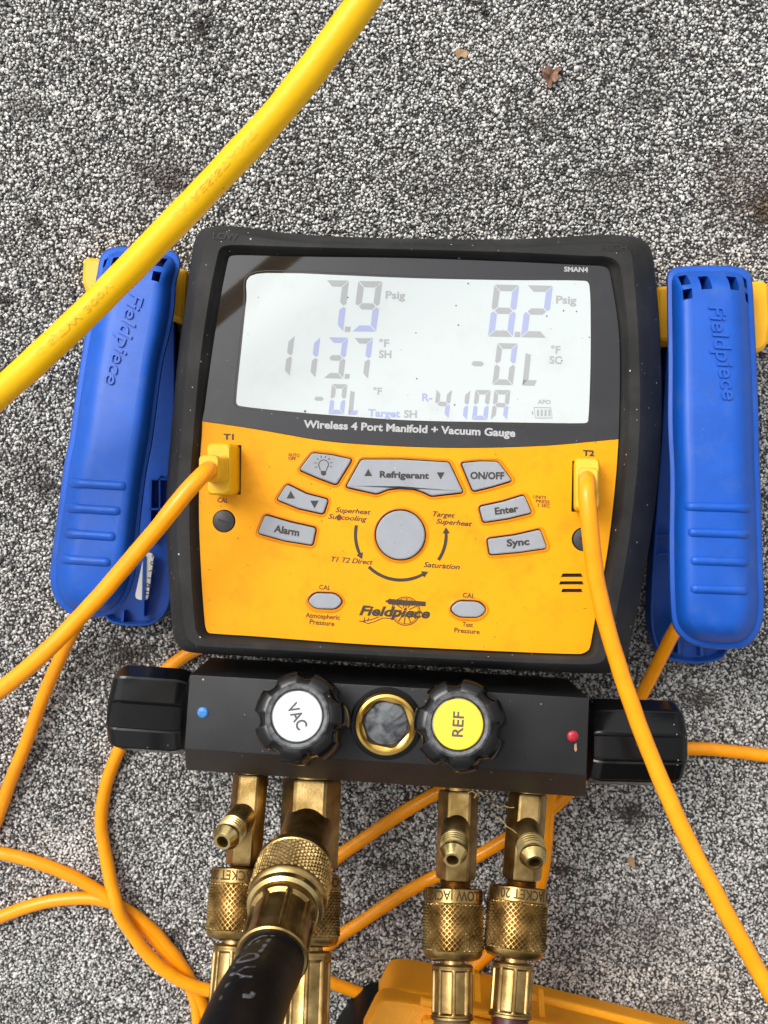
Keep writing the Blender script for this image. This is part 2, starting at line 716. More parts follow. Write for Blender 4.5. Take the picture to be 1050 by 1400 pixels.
# ================================================================== GROUND
def build_ground():
    bm = bmesh.new()
    bmesh.ops.create_grid(bm, x_segments=1, y_segments=1, size=12)
    me = bpy.data.meshes.new('roof_sheet')
    bm.to_mesh(me)
    bm.free()
    me.materials.append(mk_sheet())
    o = bpy.data.objects.new('roof_sheet', me)
    COL.objects.link(o)
    o.location = (0, 0, -0.0006)
    o['kind'] = 'structure'

    # bare dark bitumen that shows between the granules
    bm = bmesh.new()
    bmesh.ops.create_grid(bm, x_segments=1, y_segments=1, size=1)
    me = bpy.data.meshes.new('bitumen_coat')
    bm.to_mesh(me)
    bm.free()
    me.materials.append(mk('bitumen', (0.045, 0.043, 0.040), 0.7, bump=0.4, bscale=900))
    bit = bpy.data.objects.new('bitumen_coat', me)
    COL.objects.link(bit)
    bit['kind'] = 'structure'
    rng = np.random.default_rng(11)
    c = [RIG @ G(x, y) for x, y in ((-70, -60), (1120, -60), (-70, 1470), (1120, 1470))]
    x0, x1 = min(v.x for v in c), max(v.x for v in c)
    y0, y1 = min(v.y for v in c), max(v.y for v in c)
    bit.location = ((x0 + x1) / 2, (y0 + y1) / 2, -0.0002)
    bit.scale = ((x1 - x0) / 2, (y1 - y0) / 2, 1)
    pitch = 0.00094
    nx, ny = int((x1 - x0) / pitch), int((y1 - y0) / pitch)
    gx, gy = np.meshgrid(np.arange(nx), np.arange(ny))
    px = x0 + (gx.ravel() + 0.5 * (gy.ravel() % 2) + rng.uniform(-.48, .48, nx * ny)) * pitch
    py = y0 + (gy.ravel() + rng.uniform(-.48, .48, nx * ny)) * pitch
    # granules well under the gauge body are never seen
    inv = np.array(RIG.inverted())
    rg = inv[:3, 0:1] * px + inv[:3, 1:2] * py + inv[:3, 3:4]
    ux, uy = 525 + rg[0] / (D - rg[2]) * FPX, 700 - rg[1] / (D - rg[2]) * FPX
    keep = ~((ux > 350) & (ux < 790) & (uy > 430) & (uy < 810))
    px, py = px[keep], py[keep]
    n = len(px)
    # base shape
    bm = bmesh.new()
    bmesh.ops.create_cube(bm, size=1.26)          # crushed stone: angular, twelve triangles
    bmesh.ops.triangulate(bm, faces=bm.faces)
    bv = np.array([v.co[:] for v in bm.verts])
    bf = np.array([[v.index for v in f.verts] for f in bm.faces])
    bm.free()
    rad = np.clip(rng.lognormal(math.log(0.00058), 0.26, n), 0.00032, 0.00104)
    sc = np.stack([rad * rng.uniform(.8, 1.35, n), rad * rng.uniform(.8, 1.2, n), rad * rng.uniform(.55, .95, n)], 1)
    q = rng.normal(size=(n, 4))
    q /= np.linalg.norm(q, axis=1)[:, None]
    W, X, Y, Z = q.T
    R3 = np.stack([1 - 2 * (Y * Y + Z * Z), 2 * (X * Y - W * Z), 2 * (X * Z + W * Y),
                   2 * (X * Y + W * Z), 1 - 2 * (X * X + Z * Z), 2 * (Y * Z - W * X),
                   2 * (X * Z - W * Y), 2 * (Y * Z + W * X), 1 - 2 * (X * X + Y * Y)], 1).reshape(n, 3, 3)
    jit = rng.uniform(.66, 1.22, (n, len(bv), 1))
    v = bv[None] * jit * sc[:, None, :]
    v = np.einsum('nij,nkj->nki', R3, v)
    pz = rng.uniform(-0.0004, 0.0005, n) + rad * 0.15
    v[:, :, 0] += px[:, None]
    v[:, :, 1] += py[:, None]
    v[:, :, 2] += pz[:, None]
    # tones
    u = rng.uniform(0, 1, n)
    tone = np.where(u < .60, rng.uniform(.50, .78, n), np.where(u < .87, rng.uniform(.24, .42, n), rng.uniform(.03, .10, n)))
    tone = tone * np.where(rad < 0.00045, 0.7, 1.0)
    warm = rng.normal(0, .018, n)
    col = np.stack([tone * (1.02 + warm), tone, tone * (0.945 - warm)], 1)

    def blot(x, y, sx, sy, rgb, amt, rot=0.0):
        p = RIG @ G(x, y)
        s = 0.425 / FPX * 1.35
        amt = min(1.0, amt * 1.45)
        dx, dy = (px - p.x) / (sx * s), (py - p.y) / (sy * s)
        cr, sr = math.cos(rot), math.sin(rot)
        dx, dy = dx * cr + dy * sr, dy * cr - dx * sr
        d = np.sqrt(dx * dx + dy * dy) + rng.normal(0, .28, n)
        k = np.clip(1.25 - d, 0, 1)[:, None] * amt
        col[:] = col * (1 - k) + np.array(rgb) * k
    blot(277, 40, 9, 16, (.03, .02, .015), .9)
    blot(236, 250, 22, 16, (.10, .075, .06), .5)
    blot(1042, 285, 16, 26, (.10, .065, .03), .85)
    blot(50, 305, 10, 8, (.05, .04, .03), .8)
    blot(10, 415, 9, 7, (.05, .04, .03), .8)
    blot(90, 1155, 26, 18, (.85, .83, .78), .9, 0.5)
    blot(100, 1172, 14, 16, (.85, .83, .78), .8)
    blot(180, 895, 22, 14, (.04, .03, .025), .8)
    blot(68, 665, 20, 10, (.05, .04, .035), .6)
    blot(768, 1188, 14, 9, (.06, .035, .02), .9)
    blot(526, 1182, 12, 9, (.03, .025, .02), .7)
    blot(860, 1110, 18, 14, (.05, .045, .04), .7)
    blot(240, 1280, 14, 10, (.06, .03, .02), .5)
    blot(955, 955, 26, 10, (.06, .05, .04), .5)
    blot(740, 170, 20, 12, (.08, .07, .06), .45)
    blot(880, 140, 24, 14, (.08, .07, .06), .4)
    blot(30, 150, 26, 16, (.09, .08, .07), .35)
    blot(160, 905, 46, 30, (.10, .075, .055), .45, .4)
    blot(215, 235, 40, 26, (.12, .09, .07), .35)
    blot(1010, 250, 40, 50, (.14, .10, .07), .4)
    blot(880, 1270, 60, 40, (.13, .11, .09), .3)
    blot(40, 640, 36, 24, (.10, .09, .08), .35)
    blot(620, 240, 60, 30, (.14, .12, .11), .25)
    blot(700, 60, 50, 26, (.62, .60, .57), .25)
    blot(60, 1330, 50, 30, (.58, .57, .55), .25)
    blot(100, 1165, 40, 26, (.60, .58, .55), .4, 0.5)
    # slow drift of the granule mix across the sheet
    from mathutils import noise as mn
    cells = np.array([[mn.fractal(Vector((a * .25, b * .25, 3.1)), 0.7, 2.1, 4) for a in range(72)] for b in range(96)])
    ia = np.clip((px - x0) / (x1 - x0) * 70, 0, 70)
    ib = np.clip((py - y0) / (y1 - y0) * 94, 0, 94)
    fa, fb = ia.astype(int), ib.astype(int)
    ta, tb = ia - fa, ib - fb
    dr = (cells[fb, fa] * (1 - ta) + cells[fb, fa + 1] * ta) * (1 - tb) + (cells[fb + 1, fa] * (1 - ta) + cells[fb + 1, fa + 1] * ta) * tb
    col *= np.clip(1.0 + 0.13 * dr, .8, 1.15)[:, None]
    soil = np.clip((-dr - .55) * .9, 0, .3)[:, None]       # dusty brown where dirt has settled
    col = col * (1 - soil) + np.array((.13, .10, .075)) * soil
    col = np.clip(col, .01, .9)
    V = v.reshape(-1, 3).astype(np.float32)
    Fi = (bf[None] + (np.arange(n) * len(bv))[:, None, None]).reshape(-1).astype(np.int32)
    nf = n * len(bf)
    me = bpy.data.meshes.new('granules')
    me.vertices.add(len(V))
    me.vertices.foreach_set('co', V.ravel())
    me.loops.add(nf * 3)
    me.loops.foreach_set('vertex_index', Fi)
    me.polygons.add(nf)
    me.polygons.foreach_set('loop_start', np.arange(0, nf * 3, 3, dtype=np.int32))
    me.update(calc_edges=True)
    at = me.color_attributes.new('tone', 'FLOAT_COLOR', 'POINT')
    cc = np.ones((n, len(bv), 4), np.float32)
    cc[:, :, :3] = col[:, None, :]
    at.data.foreach_set('color', cc.ravel())
    me.materials.append(mk_granule())
    o = bpy.data.objects.new('granules', me)
    COL.objects.link(o)
    o['kind'] = 'stuff'
    o['label'] = 'grey, white and black mineral granules covering the roof sheet'


build_ground()

# ================================================================== MANIFOLD GAUGE
gauge = thing('manifold_gauge', 'yellow and black digital manifold gauge with large display and black valve block below', 'gauge',
              P(545, 620, -0.045))

SIL = [(285, 311), (318, 309), (420, 321), (560, 326), (700, 327), (820, 321), (862, 323), (886, 334), (894, 360), (902, 450),
       (905, 550), (901, 640), (887, 750), (868, 850), (855, 905), (842, 918), (815, 921), (700, 916), (500, 906), (350, 898), (262, 892),
       (245, 884), (236, 860), (230, 780), (227, 690), (233, 600), (243, 490), (255, 400), (264, 338), (271, 319)]
RDG = [(297, 317), (318, 317), (420, 331), (560, 335), (700, 337), (815, 332), (846, 333), (862, 341), (867, 360), (874, 450),
       (877, 550), (873, 640), (860, 750), (843, 845), (830, 896), (822, 907), (800, 910), (700, 907), (500, 897), (350, 889), (275, 885),
       (257, 876), (250, 855), (243, 780), (240, 690), (246, 600), (255, 490), (266, 400), (277, 342), (284, 325)]
INR = [(308, 338), (325, 337), (420, 340), (560, 343), (700, 347), (806, 352), (829, 353), (843, 360), (848, 376), (857, 450),
       (859, 550), (855, 640), (841, 750), (823, 845), (814, 888), (809, 897), (796, 900), (700, 897), (500, 888), (350, 879), (285, 874),
       (272, 866), (268, 848), (263, 780), (261, 690), (266, 600), (276, 490), (289, 400), (299, 352), (302, 342)]
PAN = [(316, 350), (330, 349), (420, 351), (560, 353), (700, 358), (806, 363), (822, 364), (831, 368), (835, 380), (846, 455),
       (847, 550), (843, 640), (831, 750), (813, 850), (807, 883), (803, 890), (792, 894), (700, 891), (500, 881), (350, 870), (290, 866),
       (283, 863), (280, 850), (275, 780), (272, 690), (276, 595), (289, 490), (303, 400), (311, 360), (313, 353)]
N4 = 6


def contour(lst):
    return spline([Vector(p) for p in lst], N4)


cS, cR, cI, cP = contour(SIL), contour(RDG), contour(INR), contour(PAN)
bm = bmesh.new()
rings(bm, [[Vector((*(P(p.x, p.y, -0.05).xy), gz((700 - p.y) / FPX * .41) + .0012)) for p in offset2(cS, 12)],
           [Vector((*(P(p.x, p.y, -0.045).xy), gz((700 - p.y) / FPX * .41) + .004)) for p in offset2(cS, 8)],
           [P(p.x, p.y, -0.030) for p in offset2(cS, 1)],
           [P(p.x, p.y, -0.018) for p in cS],
           [P(p.x, p.y, -0.010) for p in offset2(cS, 1.2)],
           [P(p.x, p.y, 0.0005) for p in offset2(cR, -3.0)],
           [P(p.x, p.y, 0.0025) for p in offset2(cR, -0.6)],
           [P(p.x, p.y, 0.0034) for p in offset2(cR, 2.0)],
           [P(p.x, p.y, 0.0036) for p in offset2(cI, -2.2)],
           [P(p.x, p.y, 0.0030) for p in cI],
           [P(p.x, p.y, 0.0012) for p in offset2(cI, 2.5)],
           [P(p.x, p.y, -0.0010) for p in offset2(cP, -1.5)],
           [P(p.x, p.y, -0.0016) for p in offset2(cP, 2)]], True, True)
finish(bm)
boot = part('rubber_boot', bm, 'rubber', gauge, sharp=38)

# embossed port marks on the boot
for s, a, b in (('LOW', (291, 326.5), (325, 328)), ('HIGH', (822, 342), (857, 343))):
    part('lettering', up_faces(text_bm(s, a, b, 8.5, 0.0039, bold=0.005)), 'dark', boot, sharp=None)
# yellow face plate: lower part of the panel
edge = [(276.5, 576), (350, 587), (430, 601), (479, 606.5), (560, 611), (643, 612.5), (746, 609.5), (845.5, 600.5)]
edge_s = [Vector(p) for p in spline([Vector(p) for p in edge], 5, closed=False)]
low = [p for i, p in enumerate(cP) if (11 * N4 <= i <= 25 * N4)]
low = [p for p in low if p.y > 604 or (p.x < 400 and p.y > 578)]
face_poly = edge_s + low
top_poly = [p for i, p in enumerate(cP) if not (11 * N4 <= i <= 25 * N4)]
top_poly = [p for i, p in enumerate(cP) if (i < 11 * N4 or i > 24 * N4) and p.y < (598 if p.x > 500 else 574)]
# order top_poly to run from the left edge over the top to the right edge
k0 = next(i for i in range(len(top_poly)) if top_poly[i].x < 400 and top_poly[i].y < 400 and i > len(top_poly) // 2) if False else 0
tl = [p for i, p in enumerate(cP) if i > 24 * N4 and p.y < 574]
tr = [p for i, p in enumerate(cP) if i < 11 * N4 and p.y < 598]
disp_poly = tl + tr + edge_s[::-1]

bm = slab(face_poly, -0.006, 0.0)
face = part('face_plate', bm, 'yellow', gauge, sharp=30)
bm = slab([Vector((p.x, p.y - (0.6 if p in edge_s else 0))) for p in disp_poly], -0.006, 0.00015)
disp = part('display_window', bm, 'bezel', gauge, sharp=30)

# liquid crystal panel
lcd_pts = spline([(342, 377.5), (395, 373.5), (470, 376.5), (570, 380.5), (690, 383), (800, 384), (806, 392), (807.5, 440),
                  (807, 510), (804, 575), (798, 578.5), (700, 577.5), (570, 575), (480, 569.5), (400, 563), (328, 555), (323, 549), (330, 477), (337, 410)], 4)
lcd_pts = [Vector(p) for p in lcd_pts]
lcd = part('screen', slab(lcd_pts, -0.003, 0.00045), 'lcd', disp, sharp=30)
bm = bmesh.new()
stroke(bm, offset2(lcd_pts, -3.2), 1.3, 0.0002, closed=True)
part('screen_border', up_faces(bm), 'ink_soft', disp, sharp=None)

ZL = 0.00052
SEGS = {'0': 'abcdef', '1': 'bc', '2': 'abged', '3': 'abgcd', '4': 'fgbc', '7': 'abc', '8': 'abcdefg', '9': 'abcdfg', 'A': 'abcefg', 'L': 'ED', '-': 'g'}


def digit(ch, x, y, wd, h, slant, tilt, sw, blue=''):
    """seven segment figure: top-left corner at (x, y)"""
    def q(u, v):      # u right, v down in the cell
        return (x + u - slant * v / h, y + v + tilt * u)
    g = sw * 0.10
    s = sw
    hw = h / 2
    shapes = {
        'a': [(g, 0), (wd - g, 0), (wd - s - g, s), (s + g, s)],
        'd': [(s + g, h - s), (wd - s - g, h - s), (wd - g, h), (g, h)],
        'g': [(g + s * .5, hw), (s + g, hw - s / 2), (wd - s - g, hw - s / 2), (wd - g - s * .5, hw), (wd - s - g, hw + s / 2), (s + g, hw + s / 2)],
        'f': [(0, g), (s, s + g), (s, hw - s * .5 - g), (s * .4, hw - g), (0, hw - s * .4)],
        'e': [(0, hw + s * .4), (s * .4, hw + g), (s, hw + s * .5 + g), (s, h - s - g), (0, h - g)],
        'b': [(wd, g), (wd - s, s + g), (wd - s, hw - s * .5 - g), (wd - s * .4, hw - g), (wd, hw - s * .4)],
        'c': [(wd, hw + s * .4), (wd - s * .4, hw + g), (wd - s, hw + s * .5 + g), (wd - s, h - s - g), (wd, h - g)],
        'D': [(g, h - s), (wd - g, h - s), (wd - g - s * .35, h), (0, h)],
        'E': [(0, h * .22), (s, h * .26), (s, h - s - g), (0, h - g)],
        '.': [(wd + s * .25, h - s * .85), (wd + s * 1.15, h - s * .85), (wd + s * 1.15, h), (wd + s * .25, h)],
    }
    dot = ch.endswith('.')
    names = SEGS[ch[0]] + ('.' if dot else '')
    for sg in names:
        bm = bmesh.new()
        poly(bm, [q(u, v) for u, v in shapes[sg]], ZL)
        bmb = up_faces(bm)
        part('segment', bmb, 'seg_blue' if sg in blue else 'seg_grey', lcd_sub, sharp=None)


lcd_sub = disp
digit('7.', 446, 383, 31, 70, 8, .02, 8.5, 'c')
digit('9', 490, 384, 33, 69, 9, .02, 8.5, 'cd')
digit('8.', 676, 389, 34, 71, 9, .02, 8.5, 'cbe')
digit('2', 721, 390, 35, 71, 9, .02, 8.5, 'eb')
digit('1', 371, 458, 32, 56, 7, .02, 7.5)
digit('1', 407, 460, 31, 56, 7, .02, 7.5, 'b')
digit('3.', 449, 461, 27, 56, 7, .02, 7.5, 'ab')
digit('7', 484, 462, 26, 56, 7, .02, 7.5, 'b')
digit('-', 640, 469, 26, 56, 0, .02, 7)
digit('0', 680, 469, 28, 57, 7, .02, 7.5, 'b')
digit('L', 720, 470, 20, 57, 6, .02, 7.5)
digit('-', 426, 525, 20, 40, 0, .02, 5.5)
digit('0', 454, 525, 21, 41, 5, .02, 6, 'cde')
digit('L', 480, 525, 14, 42, 4, .02, 6, 'D')
digit('4', 597, 532, 21, 40, 5, .02, 6, 'c')
digit('1', 624, 533, 19, 41, 5, .02, 6, 'c')
digit('0', 650, 533, 21, 41, 5, .02, 6, 'cde')
digit('A', 676, 533, 22, 41, 5, .02, 6, 'c')


def lettering(parent, s, a, b, cap, z, mat='ink', bold=0.012, shear=0.0, gap=1.0):
    return part('lettering', up_faces(text_bm(s, a, b, cap, z, bold, shear, gap)), mat, parent, sharp=None)


for s, a, b, cap, mt in (('Psig', (527, 408), (554, 409), 10, 'seg_grey'), ('Psig', (760, 414.5), (788, 415.5), 10, 'seg_grey'),
                         ('°F', (518, 474), (532, 474.5), 10, 'seg_grey'), ('SH', (518, 489), (535, 489.5), 10, 'seg_grey'),
                         ('°F', (510, 539), (522, 539.5), 9, 'seg_grey'), ('Target', (503, 569), (547, 570.5), 9.5, 'seg_blue'),
                         ('SH', (552, 570.5), (570, 571), 9.5, 'seg_grey'), ('°F', (753, 483), (766, 483.5), 10, 'seg_grey'),
                         ('SC', (751, 497), (768, 497.5), 10, 'seg_grey'), ('R-', (577, 548), (591, 548.5), 10, 'seg_blue'),
                         ('APO', (735, 552), (753, 552.5), 5.5, 'seg_grey')):
    lettering(disp, s, a, b, cap, ZL, mt, bold=0.03)
bm = bmesh.new()
stroke(bm, [(730, 557), (753, 557.5), (755, 571.5), (732, 571.5)], 1.4, ZL, closed=True)
for k in range(4):
    poly(bm, [(734 + k * 5.2, 560), (737 + k * 5.2, 560), (737 + k * 5.2, 569), (734 + k * 5.2, 569)], ZL)
poly(bm, [(727, 562), (729, 562), (729, 567), (727, 567)], ZL)
part('battery_symbol', up_faces(bm), 'seg_grey', disp, sharp=None)

lettering(disp, 'Wireless 4 Port Manifold + Vacuum Gauge', (415, 584.5), (704.5, 597), 9.8, 0.0004, 'white_ink', bold=0.035)
lettering(disp, 'SMAN4', (771, 371), (804, 372), 6.2, 0.0004, 'white_ink', bold=0.04)

# ---- buttons
BT = [
    ('bulb', rounded([(409, 642), (427, 619), (454, 622), (481, 628), (460, 662.5), (434, 653)], 4), None),
    ('refrig', rounded([(473, 665.5), (494, 628), (550, 628), (614, 632), (633.5, 673), (590, 678), (580, 673), (566, 668), (546, 666.5), (530, 669), (515, 675)], 3.5), None),
    ('onoff', rounded([(631, 633), (656, 630.5), (681, 631), (700.5, 657), (674, 665), (647, 671.5)], 4), None),
    ('updown', rounded([(378, 683), (392, 662), (418, 675), (448.5, 683), (442, 702.5), (408, 695)], 4), None),
    ('alarm', rounded([(352, 729), (362, 704), (396, 714), (432, 722), (427, 745.5), (388, 739)], 4), None),
    ('enter', rounded([(655.5, 693), (688, 686), (717, 677), (727.5, 701), (694, 709), (661, 714)], 4), None),
    ('sync', rounded([(666.5, 737), (704, 732), (739, 724), (748, 749.5), (710, 755), (670, 758.5)], 4), None),
    ('round', circle(547.5, 731.5, 33.5, 48), None),
    ('calleft', rounded([(420, 822), (430, 811), (459, 812), (469, 822.5), (459, 833), (430, 832)], 10), None),
    ('calright', rounded([(615, 833), (626, 822), (655, 823), (666, 833.5), (655, 844.5), (626, 843.5)], 10), None),
]
cutters = []
for nm, pts, _ in BT:
    big = offset2(pts, -1.7)
    cutters.append(slab(big, -0.0022, 0.002))
for sx, sy in ((311, 642), (801, 665)):   # plug sockets
    w2, h2 = (18.5, 34) if sx < 500 else (17.5, 35.5)
    cutters.append(slab([Vector((sx - w2 + .5, sy - h2)), Vector((sx + w2 - .5, sy - h2)), Vector((sx + w2 - 1.5, sy + h2)), Vector((sx - w2 - 1, sy + h2 - 1))], -0.005, 0.002))
SCR = ((305, 712.5, 15.8), (799.5, 737.5, 16.5))
for sx, sy, r in SCR:
    cutters.append(slab(circle(sx, sy, r, 36), -0.0022, 0.002))
slots = [((768.5, 798.5), 787, 5.0), ((765.5, 800), 797.5, 4.6), ((768.5, 798.5), 808, 5.0)]
for (a, b), yy, hh in slots:
    cutters.append(slab([Vector((a + 2, yy - hh / 2)), Vector((b - 2, yy - hh / 2)), Vector((b, yy + hh / 2)), Vector((a, yy + hh / 2))], -0.0045, 0.002))
cut(face, cutters)
M_under = slab([Vector((285, 600)), Vector((842, 606)), Vector((800, 885)), Vector((290, 862))], -0.0075, -0.0062)
part('face_backing', M_under, 'dark', gauge)

buttons = {}
for nm, pts, _ in BT:
    hgt = 0.0010 if nm != 'round' else 0.0014
    buttons[nm] = part('button', slab(pts, -0.0022, hgt, 0.0006, 1.8), 'button', gauge, sharp=20,
                       label={'round': 'round grey button in the middle of the face', 'refrig': 'widest grey button marked Refrigerant'}.get(nm))
for nm, pts, _ in BT:
    bm = bmesh.new()
    o1, o2, o3 = offset2(pts, -1.9), offset2(pts, -3.2), offset2(pts, -5.4)
    rings(bm, [[P(p.x, p.y, 0.00005) for p in o1], [P(p.x, p.y, 0.00028) for p in o2], [P(p.x, p.y, 0.00005) for p in o3]], False, False)
    part('button_surround', up_faces(bm), 'surround', gauge)
ZB = 0.00108
lettering(buttons['refrig'], 'Refrigerant', (519, 652.5), (586.5, 654.5), 8.3, ZB, 'ink', 0.038)
lettering(buttons['onoff'], 'ON/OFF', (643, 654.5), (689.5, 655), 9, ZB, 'ink', 0.038)
lettering(buttons['enter'], 'Enter', (677, 703.5), (709, 699.5), 9, ZB, 'ink', 0.038)
lettering(buttons['sync'], 'Sync', (693, 747), (724, 744.5), 9, ZB, 'ink', 0.038)
lettering(buttons['alarm'], 'Alarm', (374, 727), (408.5, 733), 9.3, ZB, 'ink', 0.038)


def tri(parent, cx, cy, r, up, rot=0):
    bm = bmesh.new()
    a0 = -90 if up else 90
    poly(bm, [(cx + r * math.cos(RAD(a0 + rot + k * 120)), cy + r * math.sin(RAD(a0 + rot + k * 120)) * 1.05) for k in range(3)], ZB)
    part('arrow_mark', up_faces(bm), 'ink', parent, sharp=None)


tri(buttons['refrig'], 503.5, 647.5, 6.2, True)
tri(buttons['refrig'], 602.5, 649, 6.2, False)
tri(buttons['updown'], 397.5, 678, 6.8, True)
tri(buttons['updown'], 430, 688, 6.8, False)
bm = bmesh.new()      # light bulb symbol
stroke(bm, [(438, 643), (437, 639.5), (435.5, 636), (436.5, 632), (439.5, 629.3), (443, 628.6), (446.5, 629.8), (448.8, 632.7), (449, 636.5), (447, 640), (446, 643.5)], 1.1, ZB)
poly(bm, [(438.6, 643.5), (446, 644), (445.6, 649), (441.8, 650.5), (439, 648.5)], ZB)
for a in range(160, 381, 31):
    c, s_ = math.cos(RAD(a)), math.sin(RAD(a))
    stroke(bm, [(442.3 + 9 * c, 635 + 9 * s_), (442.3 + 12.6 * c, 635 + 12.6 * s_)], 0.9, ZB)
part('bulb_symbol', up_faces(bm), 'ink', buttons['bulb'], sharp=None)

ZF = 0.00012
lettering(face, 'T1', (305.5, 600.5), (319.5, 601), 7.2, ZF, 'ink', 0.045)
lettering(face, 'T2', (797, 623), (812.5, 623.5), 7.4, ZF, 'ink', 0.045)
lettering(face, 'CAL', (297, 686.5), (312, 687.5), 6.2, ZF, 'ink_red', 0.016)
lettering(face, 'AUTO', (394, 623.5), (409.5, 625), 4.4, ZF, 'ink_red', 0.016)
lettering(face, 'OFF', (394, 628.5), (404.5, 629.5), 4.2, ZF, 'ink_red', 0.016)
lettering(face, 'Superheat', (458.5, 700), (506.5, 703.5), 6.6, ZF, 'ink_soft', 0.014, 0.28)
lettering(face, 'Subcooling', (448.5, 709), (501.5, 713), 6.6, ZF, 'ink_soft', 0.014, 0.28)
lettering(face, 'T1 T2 Direct', (452.5, 767.5), (509.5, 772), 6.6, ZF, 'ink_soft', 0.014, 0.28)
lettering(face, 'Target', (591.5, 705.5), (621.5, 708), 6.6, ZF, 'ink_soft', 0.014, 0.28)
lettering(face, 'Superheat', (596, 715.5), (645, 719.5), 6.6, ZF, 'ink_soft', 0.014, 0.28)
lettering(face, 'Saturation', (579, 775), (628.5, 778.5), 6.8, ZF, 'ink_soft', 0.014, 0.28)
lettering(face, 'UNITS', (729, 681), (746.5, 682.5), 4.2, ZF, 'ink_red', 0.016)
lettering(face, 'PRESS', (732.5, 687), (751.5, 688.5), 4.2, ZF, 'ink_red', 0.016)
lettering(face, '1 SEC', (735.5, 692.5), (752, 694), 4.2, ZF, 'ink_red', 0.016)
lettering(face, 'CAL', (436, 805.5), (452, 807), 6.2, ZF, 'ink_red', 0.016)
lettering(face, 'CAL', (632.5, 816.5), (649, 818), 6.2, ZF, 'ink_red', 0.016)
lettering(face, 'Atmospheric', (417.5, 844), (464.5, 847.5), 6.4, ZF, 'ink_red', 0.016)
lettering(face, 'Pressure', (423, 853), (457, 856), 6.4, ZF, 'ink_red', 0.016)
lettering(face, 'Test', (632, 856.5), (646.5, 857.5), 6.4, ZF, 'ink_red', 0.016)
lettering(face, 'Pressure', (621, 864.5), (655.5, 867), 6.4, ZF, 'ink_red', 0.016)
# selector arcs with arrow heads
for cx_, cy_, a0, a1 in ((548, 731, 192, 154), (548, 731, 135, 60), (548, 731, 34, -3)):
    bm = bmesh.new()
    pa = arc(cx_, cy_, 62, a0, a1, 18)
    stroke(bm, pa, lambda t: 4.4 if t < .85 else 4.0, ZF)
    e, p_ = Vector(pa[-1]), Vector(pa[-3])
    t = (e - p_).normalized()
    nn = Vector((-t.y, t.x))
    poly(bm, [e + nn * 5 - t * 1.5, e + t * 7, e - nn * 5 - t * 1.5], ZF + 0.00003)
    part('arc_mark', up_faces(bm), 'ink_soft', face, sharp=None)
# maker's logo: gun barrel, wheel, trail and italic name
lettering(face, 'Fieldpiece', (491, 840.5), (587.5, 845), 12.5, ZF + 0.00012, 'ink_soft', 0.032, 0.28)
bm = bmesh.new()
poly(bm, [(527, 821), (531, 820), (532, 818), (535, 819), (560, 821), (582, 822.5), (582, 829), (570, 828), (555, 828), (531, 826), (530, 823.5), (527, 823)], ZF)
part('barrel_mark', up_faces(bm), 'ink_soft', face, sharp=None)
bm = bmesh.new()
stroke(bm, circle(554.5, 835.5, 19.3, 44), 1.2, ZF + 0.00004, closed=True)
stroke(bm, circle(554.5, 835.5, 17.2, 44), 0.6, ZF + 0.00004, closed=True)
for k in range(12):
    a = k * math.pi / 6 + .1
    stroke(bm, [(554.5 + 5 * math.cos(a), 835.5 + 5 * math.sin(a)), (554.5 + 17 * math.cos(a), 835.5 + 17 * math.sin(a))], 1.3, ZF + 0.00002)
stroke(bm, [(491, 849), (497, 850), (503, 852.5), (512, 850), (523, 845), (535, 845.5)], 1.2, ZF)
stroke(bm, [(495, 849.5), (506, 847.5), (518, 843.5)], 1.2, ZF)
stroke(bm, [(499, 844), (497.5, 848.5)], 1.2, ZF)
stroke(bm, [(504, 844.5), (502.5, 849)], 1.2, ZF)
part('carriage_mark', up_faces(bm), 'ink_red', face, sharp=None)

# screws, sockets
for sx, sy, r in SCR:
    sc_ = part('calibration_screw', slab(circle(sx, sy, r - 0.6, 36), -0.0026, -0.0003, 0.0003, 1), 'screw', gauge, sharp=30)
    bm = bmesh.new()
    stroke(bm, [(sx - 7, sy - 2.5), (sx - 1, sy), (sx + 7, sy + 2)], 3.2, -0.0002)
    part('slot', up_faces(bm), 'dark', sc_, sharp=None)
for sx, sy in ((311, 642), (801, 665)):
    part('socket', slab([Vector((sx - 24, sy - 39)), Vector((sx + 24, sy - 39)), Vector((sx + 24, sy + 39)), Vector((sx - 24, sy + 39))], -0.0060, -0.0022), 'socket', gauge, sharp=30)
part('speaker_grille', slab(circle(783, 797, 22, 30), -0.0058, -0.0040), 'dark', gauge, sharp=30)

# small chip in the print beside the round key
bm = bmesh.new()
poly(bm, [(460, 706), (464, 703), (467, 706), (465, 711), (461, 711.5)], ZF + 0.0001)
part('scuff', up_faces(bm), 'ink_red', face, sharp=None)

# yellow side mounts that carry the clamps
for q in ([(112, 354), (120, 350), (256, 366), (252, 440), (118, 404), (110, 385)], [(897, 390), (1044, 382), (1053, 388), (1056, 440), (1051, 474), (1036, 484), (897, 466)]):
    part('clamp_mount', slab(rounded(q, 9), -0.046, -0.0335, 0.003, 6), 'mount', gauge)

# ================================================================== VALVE BLOCK (fixed to the gauge)
bm = bmesh.new()
prof_px = {'L': [(259, 922, -0.006), (252, 1024, -0.006), (254, 1053, -0.021)],
           'R': [(806, 954, -0.006), (802, 1060, -0.006), (801, 1090, -0.021)]}
loops = []
for s in ('L', 'R'):
    a, b, c = [P(*q) for q in prof_px[s]]
    loops.append([a, b, c, Vector((c.x, c.y, -0.046)), Vector((c.x, c.y + 0.004, -0.050)), Vector((a.x, a.y, -0.050))])
rings(bm, loops)
finish(bm)
bevel(bm, 0.0007, 2, 20)
block = part('valve_block', bm, 'block', gauge)

